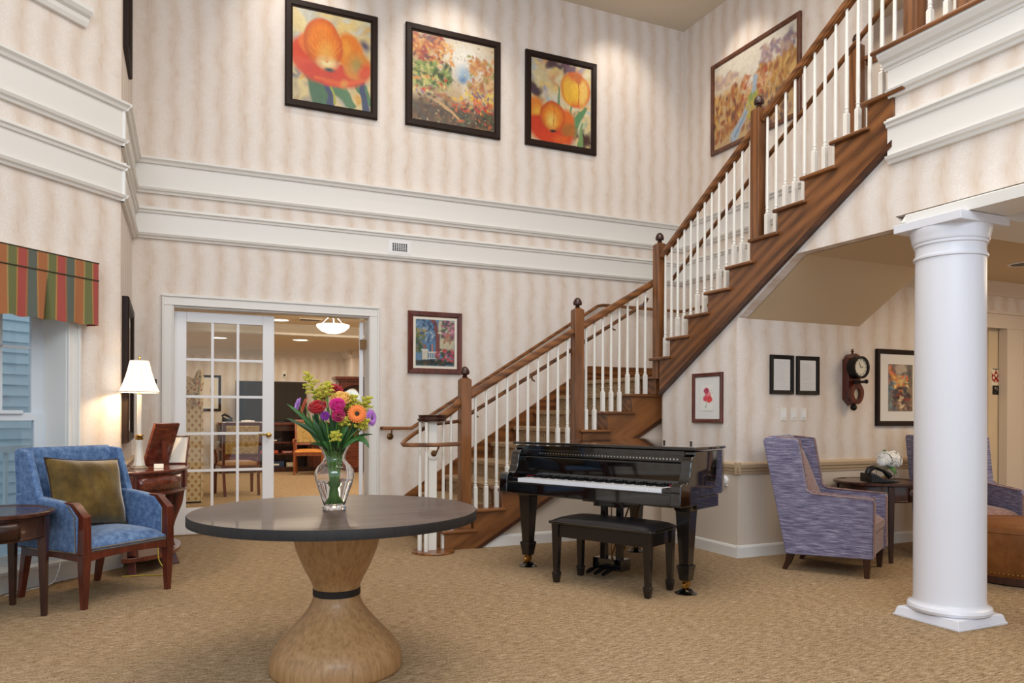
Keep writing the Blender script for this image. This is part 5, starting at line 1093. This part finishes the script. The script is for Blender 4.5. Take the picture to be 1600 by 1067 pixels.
M().tube([(0, 0, .58), (0, 0, .85)], .004, 6).lathe([(.006, .845), (.009, .856), (.005, .866), (.008, .874), (0, .886)], 10).build('finial', BRASS, lp, smooth=True)
M().ball((0, 0, .70), .028).build('bulb', mat('bulb', '#ffffff', .5, emit='#ffdf9f', es=14), lp, smooth=True)
point('table_lamp_light', (LX, LY, LZ+.66), 11, (1, .76, .46), .03)

# ------------------------------------------------------------------ things on the console
def leaning(name, label, loc, rz, w_, h_, tilt, fm, face, fw=.025, strut=True):
    t = thing(name, label, 'frame', loc, 0); Rm = Matrix.Rotation(rz, 4, 'Z') @ Matrix.Rotation(tilt, 4, 'X'); t.rotation_euler = Rm.to_euler()
    q = M(); q.box(-w_/2, -.012, 0, w_/2, .012, fw).box(-w_/2, -.012, h_-fw, w_/2, .012, h_).box(-w_/2, -.012, fw, -w_/2+fw, .012, h_-fw).box(w_/2-fw, -.012, fw, w_/2, .012, h_-fw); q.build('frame', fm, t, bevel=.004)
    M().box(-w_/2+fw, -.004, fw, w_/2-fw, .0, h_-fw).build('sheet', face, t); M().box(-w_/2+fw, .0, fw, w_/2-fw, .006, h_-fw).build('backing', MAHOGH, t)
    if strut: M().prism([(.008, h_*.55), (.008+h_*.27, .018), (.016+h_*.27, .018), (.02, h_*.6)], 'x', -.03, .03).build('strut', MAHOG, t)
    return t
PAPER = mat('paper', '#ded8cc', .6)
leaning('photo_frame', 'large reddish wooden frame leaning back on the console beside the lamp', (-.085, 7.02, .785), math.radians(-128), .30, .37, math.radians(-18), MAHOGH, mat('photo_grey', '#9a8c80', .4), .028)
leaning('photo_frame', 'smaller dark edged frame with a pale page standing on the console edge', (.065, 7.12, .785), math.radians(-20), .20, .25, math.radians(-17), MAHOG, PAPER, .012)
t = thing('card_holder', 'small white card holder lying on the console before the leaning frames', 'card holder', (-.055, 6.66, .785)); M().prism([(-.03, 0), (.03, 0), (.02, .028), (-.01, .034)], 'x', -.035, .035).build('card', PAPER, t, bevel=.003)
def cord(name, label, pts, r, mt):
    P = [Vector(p) for p in pts]; out = []
    for i in range(len(P)-1):
        a = P[max(0, i-1)]; b = P[i]; c = P[i+1]; d = P[min(len(P)-1, i+2)]
        for j in range(6):
            t = j/6; out.append(.5*((2*b)+(-a+c)*t+(2*a-5*b+4*c-d)*t*t+(-a+3*b-3*c+d)*t**3))
    out.append(P[-1]); o = M().tube(out, r, 6).build(name, mt, loc=tuple(P[0]), world=True, smooth=True); return tag(o, label, 'cord')
cord('lamp_cord', 'dark cord running from the table lamp over the back of the console', [(LX-.05, LY, .795), (-.28, 6.72, .80), (-.325, 6.80, .79), (-.335, 6.83, .70)], .003, BLACK)
cord('extension_cord', 'yellow cord hanging under the console and trailing on the carpet', [(-.10, 6.42, .36), (-.06, 6.34, .25), (-.05, 6.30, .12), (.0, 6.26, .03), (-.05, 6.28, .008), (-.16, 6.32, .006), (-.30, 6.33, .006)], .005, mat('cord_yellow', '#c9b04a', .5))
cord('window_cord', 'thin white cord dropping from the window sill behind the blue armchair', [W(.55, .05, .17), W(.6, .09, .10), W(.66, .10, .02), W(.8, .08, .006), W(1.0, .1, .006)], .004, WHITEP)

# ------------------------------------------------------------------ column
co = thing('column', 'white round Tuscan column on a square plinth carrying the beam at right', 'column', (4.283, 3.066, 0))
COLW = mat('column_paint', '#e4e4ea', .35, coat=.1)
q = M().taper((0, 0, .0), (.43, .43), (0, 0, .014), (.43, .43)).taper((0, 0, .014), (.418, .418), (0, 0, .05), (.40, .40)).taper((0, 0, .05), (.40, .40), (0, 0, .058), (.385, .385)); q.build('plinth', COLW, co, bevel=.003)
M().lathe([(.205, .055), (.222, .062), (.228, .078), (.222, .094), (.206, .10), (.200, .106), (.1965, .118)], 56, cap=False).build('base_torus', COLW, co, smooth=True)
M().lathe([(.1965, .115), (.1935, .14), (.193, .6), (.192, 1.1), (.190, 1.6), (.1875, 2.14), (.187, 2.16)], 56, cap=False).build('shaft', COLW, co, smooth=True)
M().lathe([(.187, 2.155), (.197, 2.158), (.199, 2.168), (.196, 2.176), (.189, 2.178), (.188, 2.205), (.188, 2.232), (.197, 2.236), (.199, 2.246), (.197, 2.252), (.202, 2.254), (.206, 2.262), (.206, 2.27), (.212, 2.295), (.217, 2.318), (.2175, 2.335)], 56, cap=False).build('capital', COLW, co, smooth=True)
M().box(-.218, -.218, 2.335, 0.218, .218, 2.388).build('abacus', COLW, co, bevel=.004)

# ------------------------------------------------------------------ purple wing chairs (local: faces -y)
def wing_chair(loc, rz, label):
    t = thing('wing_chair', label, 'chair', loc, rz, None)
    a = .315
    for x in (-1, 1):
        M().taper((x*.275, -.30, 0), (.034, .034), (x*.275, -.30, .15), (.055, .055)).build('front_leg', WALNUT, t, bevel=.003)
        q = M().tube([(x*.265, .305, 0), (x*.265, .275, .06), (x*.265, .25, .16)], [.022, .03, .042], 4); q.build('back_leg', WALNUT, t)
    M().prism([(-.335, .155), (-.335, .33), (.26, .33), (.29, .13)], 'x', -a+.05, a-.05).build('seat_base', PURPLEIN, t, bevel=.015, seg=3)
    for x in (-1, 1):
        side = [(-.345, .15), (-.35, .585), (-.335, .60), (.09, .615), (.135, .64), (.20, 1.02), (.215, 1.035), (.445, 1.045), (.465, 1.02), (.285, .13)]
        M().prism(side, 'x', x*a-(.075 if x > 0 else 0), x*a+(.0 if x > 0 else .075)).build('side_panel', PURPLE, t, bevel=.018, seg=3)
        M().box(x*(a-.0375)-.032, -.356, .165, x*(a-.0375)+.032, -.34, .575).build('arm_front', PURPLEIN, t, bevel=.008)
    M().prism([(.24, .30), (.36, 1.04), (.39, 1.06), (.44, 1.05), (.46, 1.02), (.285, .13), (.2, .16)], 'x', -a+.06, a-.06).build('back', PURPLE, t, bevel=.02, seg=3)
    q = M().grid(lambda u, v: ((u-.5)*.50, .09+.235*v-.05*((1-(2*u-1)**4)*(1-(2*v-1)**6))+.02, .43+.60*v), 14, 14); q.build('back_cushion', PURPLEIN, t, smooth=True)
    q = M().box(-.242, -.345, .33, .242, .22, .40); pad(q, 0, -.06, .395, .242, .285, .055, 5); q.build('seat_cushion', PURPLEIN, t, bevel=.016, seg=3)
    q = M()
    for x in (-1, 1):
        X = x*(a-.075); q.tube([(X, -.352, .60), (X, .09, .618), (X, .132, .64), (X, .198, 1.03), (X, .3, 1.042), (X, .44, 1.048)], .006, 6)
        X = x*(a); q.tube([(X, -.35, .16), (X, -.352, .592), (X, .09, .616), (X, .134, .64)], .005, 6)
    q.build('welting', PURPLEIN, t, smooth=True); return t
wc = wing_chair((4.86, 4.475, 0), math.radians(-59+90), 'purple tweed wing chair with dark legs seen from its side beside the wall corner')
dup(wc, (6.41, 4.42, 0), math.radians(-115+90), 'purple tweed wing chair mostly hidden behind the white column')
# ------------------------------------------------------------------ ottoman
ot = thing('ottoman', 'round tan leather ottoman with brass nailheads behind the white column', 'ottoman', (5.84, 3.63, 0))
M().lathe([(.385, .06), (.40, .08), (.402, .36), (.395, .40), (.37, .425), (.30, .438), (0, .445)], 56).build('upholstery', LEATHER, ot, smooth=True)
M().lathe([(.36, 0), (.385, .012), (.385, .062), (.36, .07)], 56).build('plinth', WALNUT, ot, smooth=True)
q = M()
for i in range(90): a = 2*math.pi*i/90; q.ball((.402*math.cos(a), .402*math.sin(a), .088), .008, n=6, m=4)
q.build('nailhead_trim', BRASS, ot, smooth=True)['kind'] = 'stuff'
M().lathe([(.401, .375), (.407, .38), (.401, .385)], 56, cap=False).build('piping', LEATHER, ot, smooth=True)

# ------------------------------------------------------------------ telephone and hydrangeas on the far side table
ph = thing('telephone', 'black desk telephone with a raised handset on the side table', 'telephone', (5.47, 4.57, .66), math.radians(-20))
M().prism([(-.10, 0), (.15, 0), (.15, .012), (.02, .03), (-.07, .075), (-.10, .075)], 'y', -.09, .09).build('base', BLACK, ph, bevel=.006)
q = M().tube([(-.115, -.055, .075), (-.10, -.055, .112), (-.05, -.055, .13), (.02, -.055, .105), (.07, -.055, .065), (.085, -.055, .045)], [.024, .027, .018, .017, .024, .024], 10); q.build('handset', BLACK, ph, smooth=True)
M().obox((-.0, .03, .062), (.07, .05, .003), Matrix.Rotation(math.radians(25), 3, 'Y')).build('display', mat('lcd_grey', '#7e8a86', .2), ph)
for i in range(12): M().obox((.06+.022*(i//3), -.005+.022*(i % 3), .028-.0033*(i//3)), (.014, .014, .006)).build('key', mat('key_grey', '#3a3a3c', .4), ph)
M().tube([(-.115, -.07, .01)]+[(-.12+.008*math.cos(k*.9), -.085+.008*math.sin(k*.9), .012+.0012*k) for k in range(30)], .002, 5).build('coiled_cord', BLACK, ph, smooth=True)
hv = thing('flower_bowl', 'small glass cube vase holding white hydrangeas behind the telephone', 'vase', (5.68, 4.66, .66))
M().box(-.05, -.05, 0, .05, .05, .006).box(-.05, -.05, .006, -.046, .05, .10).box(.046, -.05, .006, .05, .05, .10).box(-.046, -.05, .006, .046, -.046, .10).box(-.046, .046, .006, .046, .05, .10).build('vase_body', GLASS, hv)
q = M(); rr = random.Random(3)
for i in range(16): q.ball((rr.uniform(-.035, .035), rr.uniform(-.035, .035), .013+rr.uniform(0, .014)), .010, n=8, m=5)
q.build('amber_pebbles', mat('amber', '#b8701e', .15, coat=.5), hv, smooth=True)['kind'] = 'stuff'
def hydrangea(x, y, z, R, label, seed):
    t = thing('hydrangea', label, 'flower', (5.68, 4.66, .675)); r = random.Random(seed); q = M()
    P = Vector((5.68+x, 4.66+y, .66+z)); M().tube([(5.68, 4.66, .675), tuple((P+Vector((5.68, 4.66, .76)))/2), tuple(P)], .003, 6).build('stem', STEM, t, True)
    for i in range(130):
        ph_ = math.acos(1-1.75*(i+.5)/130); a = i*2.4; d = Vector((math.sin(ph_)*math.cos(a), math.sin(ph_)*math.sin(a), math.cos(ph_))); e = d.orthogonal().normalized(); e = Matrix.Rotation(r.random()*3, 3, d) @ e; g = d.cross(e); c = P+d*R*(.86+.26*r.random()); k = R*.17
        for s0, s1 in ((1, 1), (-1, 1), (-1, -1), (1, -1)): q.add([c, c+e*k*s0*1.1, c+(e*s0+g*s1)*k*.95+d*k*.15, c+g*k*s1*1.1], [(0, 1, 2, 3)])
    q.build('florets', mat('hydrangea_white', '#f2f1ec', .7), t, True, solid=.0008)['kind'] = 'stuff'; M().ball(P, R*.78, n=10, m=7).build('floret_core', mat('hydrangea_core', '#a9b68c', .8), t, True, smooth=True); return t
hydrangea(.055, -.02, .175, .075, 'largest white hydrangea head at the right of the cube vase', 2); hydrangea(-.035, -.03, .185, .062, 'white hydrangea head at the left of the cube vase', 5); hydrangea(-.10, -.05, .16, .038, 'small white bloom leaning far left of the cube vase', 8)
for k, (pth, lab) in enumerate((([(0, -.02, .10), (-.02, -.07, .14), (-.03, -.10, .11), (-.01, -.12, .06)], 'green leaf hanging over the front of the cube vase'), ([(.02, .0, .12), (.04, .03, .21), (.03, .04, .255), (.07, .05, .26)], 'green leaf sticking up above the white hydrangeas'), ([(.05, 0, .12), (.12, .02, .17), (.15, .02, .19), (.19, .03, .2)], 'green leaf at the right of the white hydrangeas'))):
    P = [Vector((5.68+a, 4.66+b, .66+c)) for a, b, c in pth]; pp = [P[0]*(1-f)**3+P[1]*3*f*(1-f)**2+P[2]*3*f*f*(1-f)+P[3]*f**3 for f in [i/8 for i in range(9)]]
    q, t = leaf_blade(pp, .028, LEAF, 'leaf', lab); q.build('blade', LEAF, t, True, smooth=True, solid=.001)

# ------------------------------------------------------------------ room behind the french doors
tv = thing('television', 'large black flat television on the dark console in the room behind the doors', 'television', (2.02, 16.72, 1.03))
M().box(-.72, -.03, .03, .72, .03, .87).build('bezel', BLACK, tv, bevel=.006); M().box(-.70, -.034, .05, .70, -.03, .85).build('screen', mat('tv_screen', '#100d0c', .12, coat=.5), tv); M().box(-.25, -.12, 0, .25, .12, .03).build('stand', BLACK, tv, bevel=.01)
cn = thing('media_console', 'long dark wood media console under the television', 'cabinet', (2.1, 16.75, 0))
M().box(-1.15, -.32, .98, 1.15, .32, 1.03).build('top', MAHOG, cn, bevel=.008); M().box(-1.12, -.29, .0, -.35, .30, .98).box(.62, -.29, 0, 1.12, .30, .98).box(-.35, .2, 0, .62, .30, .98).box(-.35, -.29, .0, .62, .2, .1).box(-.35, -.29, .86, .62, .2, .98).build('body', WALNUT, cn)
for z in (.36, .60): M().box(-.35, -.28, z, .62, .2, z+.03).build('shelf', MAHOG, cn)
for x0, x1 in ((-1.08, -.40), (.68, 1.08)): d_ = M().box(x0, -.305, .08, x1, -.29, .92).build('door', MAHOG, cn, bevel=.006); M().ball((x1-.05 if x0 < 0 else x0+.05, -.318, .5), .015).build('knob', BRASS, d_)
for i, (x, z, w_, h_, c, l) in enumerate(((-.15, .39, .36, .06, '#b84a2a', 'red box on the upper shelf of the media console'), (.25, .39, .3, .05, '#8a3a2a', 'dark red box beside the red one on the media console'), (-.05, .1, .4, .12, '#2a3a5a', 'blue box low in the media console'), (.3, .1, .2, .09, '#c8b89a', 'pale box low in the media console'), (-.1, .63, .4, .07, '#1a1a1c', 'black video player on the top shelf of the media console'))):
    t = thing('shelf_box', l, 'box', (2.1+x, 16.5, z)); M().box(-w_/2, 0, .0, w_/2, .2, h_).build('carton', mat('box_'+c[1:], c, .6), t, bevel=.004); M().box(-w_/2+.03, -.002, h_*.3, w_/2-.1, 0, h_*.6).build('band', PAPER, t)
t = thing('desk_phone', 'small black phone on the left end of the media console', 'telephone', (1.13, 16.5, 1.03)); M().prism([(-.1, 0), (.1, 0), (.1, .05), (-.1, .12)], 'y', -.08, .08).build('base', BLACK, t, bevel=.01); M().tube([(-.11, -.06, .13), (-.06, -.06, .17), (.03, -.06, .12), (.09, -.06, .07)], .025, 8).build('handset', BLACK, t, smooth=True)
t = thing('tissue_box', 'small white box on the media console before the television', 'box', (1.52, 16.48, 1.03)); M().box(-.13, -.06, 0, .13, .06, .05).build('carton', WHITEP, t, bevel=.006); M().box(-.06, -.03, .05, .06, .03, .058).build('lid', IVORY, t)
# carved hutch with a clock
hu = thing('hutch', 'carved red-brown hutch at the right of the room behind the doors', 'cabinet', (3.74, 16.0, 0))
M().box(-.5, -.22, 0, .5, .22, .85).box(-.52, -.24, .85, .52, .24, .9).build('base_cabinet', MAHOG, hu, bevel=.008)
M().box(-.48, .12, .9, .48, .2, 1.9).box(-.48, -.1, .9, -.43, .2, 1.9).box(.43, -.1, .9, .48, .2, 1.9).build('upper_case', MAHOG, hu)
M().box(-.46, -.1, 1.44, .46, .15, 1.47).box(-.46, -.1, 1.18, .46, .15, 1.21).build('shelf', MAHOG, hu)
M().box(-.53, -.16, 1.9, .53, .22, 1.94).box(-.56, -.19, 1.94, .56, .24, 2.0).build('cornice', MAHOG, hu, bevel=.01)
M().prism([(-.45, 1.9), (-.45, 1.7)]+[(-.4*math.cos(math.pi*i/12), 1.70+.13*math.sin(math.pi*i/12)) for i in range(13)]+[(.45, 1.7), (.45, 1.9)], 'y', -.12, -.09).build('arched_valance', MAHOG, hu)
for x in (-.24, .24): d_ = M().box(x-.22, -.235, .1, x+.22, -.22, .8).build('door', MAHOGH, hu, bevel=.01); M().ball((x*.25, -.25, .5), .014).build('knob', BRASS, d_)
ckk = thing('plate_clock', 'round white clock plate with a dark figure standing on the hutch shelf', 'clock', (3.55, 15.95, 1.47))
M().lathe([(.15, 0), (.15, .02), (.135, .03), (0, .03)], 32).xf(Matrix.Translation((0, 0, .15)) @ Matrix.Rotation(math.pi/2, 4, 'X')).build('plate', WHITEP, ckk, smooth=True); ringxz(ov(0, .15, .15, .15), ov(0, .15, .135, .135), -.034, 0).build('rim', BLACK, ckk)
M().prism([(-.05, .06), (.05, .07), (.03, .13), (.06, .19), (.02, .24), (-.02, .22), (-.01, .16), (-.04, .12)], 'y', -.036, -.03).build('figure', BLACK, ckk)
# two upholstered dining armchairs
def dining_armchair(loc, rz, label, wd, seatm, backm):
    t = thing('dining_armchair', label, 'chair', loc, rz)
    for x in (-1, 1):
        M().taper((x*.27, -.27, 0), (.036, .036), (x*.27, -.27, .46), (.05, .05)).build('front_leg', wd, t, bevel=.003)
        M().tube([(x*.24, .33, 0), (x*.245, .27, .25), (x*.25, .25, .46), (x*.255, .28, .75), (x*.265, .36, 1.09)], .026, 4).build('back_leg', wd, t)
        M().tube([(x*.255, .27, .68), (x*.29, .05, .70), (x*.30, -.12, .69), (x*.29, -.18, .655), (x*.28, -.16, .56), (x*.27, -.18, .44)], .02, 6).build('arm', wd, t, smooth=True)
    M().box(-.28, -.28, .38, .28, .27, .44).build('seat_frame', wd, t, bevel=.006); q = M().box(-.275, -.29, .44, .275, .25, .47); pad(q, 0, -.02, .46, .275, .27, .05, 5); q.build('seat', seatm, t, bevel=.012)
    R = Matrix.Rotation(math.radians(-13), 3, 'X')
    M().obox((0, .335, 1.07), (.56, .04, .05), R).build('back_rail', wd, t, bevel=.006); M().obox((0, .262, .60), (.52, .04, .045), R).build('back_rail', wd, t, bevel=.006)
    M().obox((0, .30, .83), (.48, .055, .43), R).build('back_panel', backm, t, bevel=.015, seg=3); return t
LEATHERT = fabric('tan_seat', '#93653c', '#a97a50', '#b98b62', (6, 6, 6), .5, 0, .1)
dining_armchair((.98, 12.2, 0), math.radians(187), 'dark framed tapestry armchair seen from behind through the left french door', MAHOG, LEATHERT, FLORAL)
dining_armchair((2.62, 15.7, 0), math.radians(-10), 'honey wood armchair with tapestry back and orange seat facing the doorway', CHERRY, ORANGE, FLORAL)
# folding screen with a floral swag
DOT = mat('dotted_fabric', '#e2cfa4', .9); N = Nt(DOT); tc = N.n('ShaderNodeTexCoord')
def dots(off):
    fx = N.math('SUBTRACT', N.math('FRACT', N.math('ADD', N.math('MULTIPLY', _sx.outputs[0], 11.0), off)), .5); fz = N.math('SUBTRACT', N.math('FRACT', N.math('ADD', N.math('MULTIPLY', _sx.outputs[2], 8.5), off)), .5)
    return N.math('LESS_THAN', N.math('ADD', N.math('MULTIPLY', fx, fx), N.math('MULTIPLY', fz, fz)), .035)
_sx = N.n('ShaderNodeSeparateXYZ'); N.l(tc.outputs['Object'], _sx.inputs[0]); N.l(N.mix(N.math('MAXIMUM', dots(.0), dots(.5)), '#e2cfa4', '#b88a58'), N.b.inputs['Base Color'])
scn = thing('folding_screen', 'tall dotted fabric screen behind the left panes of the french door', 'screen', (.32, 11.2, 0))
M().box(-.20, -.02, .02, .10, .02, 1.44).build('panel', DOT, scn, bevel=.006); M().box(.105, -.02, .02, .135, .26, 1.44).build('panel', DOT, scn, bevel=.006); M().box(-.22, -.03, 0, .11, .03, .02).build('foot', BLACK, scn)
SW = mat('floral_swag', '#cdb888', .9); N = Nt(SW); tc = N.n('ShaderNodeTexCoord'); N.l(N.ramp(N.noise(tc.outputs['Object'], 16, 3), [(.36, '#a8483a'), (.44, '#d8c498'), (.54, '#e0d0a8'), (.62, '#7a7a48'), (.7, '#c07850')]), N.b.inputs['Base Color'])
sg = thing('floral_swag', 'gathered floral fabric bow draped over the top of the dotted screen', 'fabric', (.28, 11.15, 1.45)); rr = random.Random(5)
for (x, z, rx, rz_, a) in ((-.12, .17, .11, .22, -.75), (.02, .1, .10, .2, -.6), (.11, .17, .06, .2, .12), (.0, -.05, .05, .09, .2), (.10, -.03, .05, .1, -.2)):
    q = M(); Rm = Matrix.Rotation(a, 3, 'Y')
    def f(u, v):
        t_ = math.pi*v; b = 2*math.pi*u; k = 1+.16*math.sin(6*b+3*v); p = Rm @ Vector((rx*k*math.sin(t_)*math.cos(b), .06*k*math.sin(t_)*math.sin(b), -rz_*math.cos(t_))); return (x+p.x, p.y, z+p.z)
    q.grid(f, 28, 10); q.build('gather', SW, sg, smooth=True)
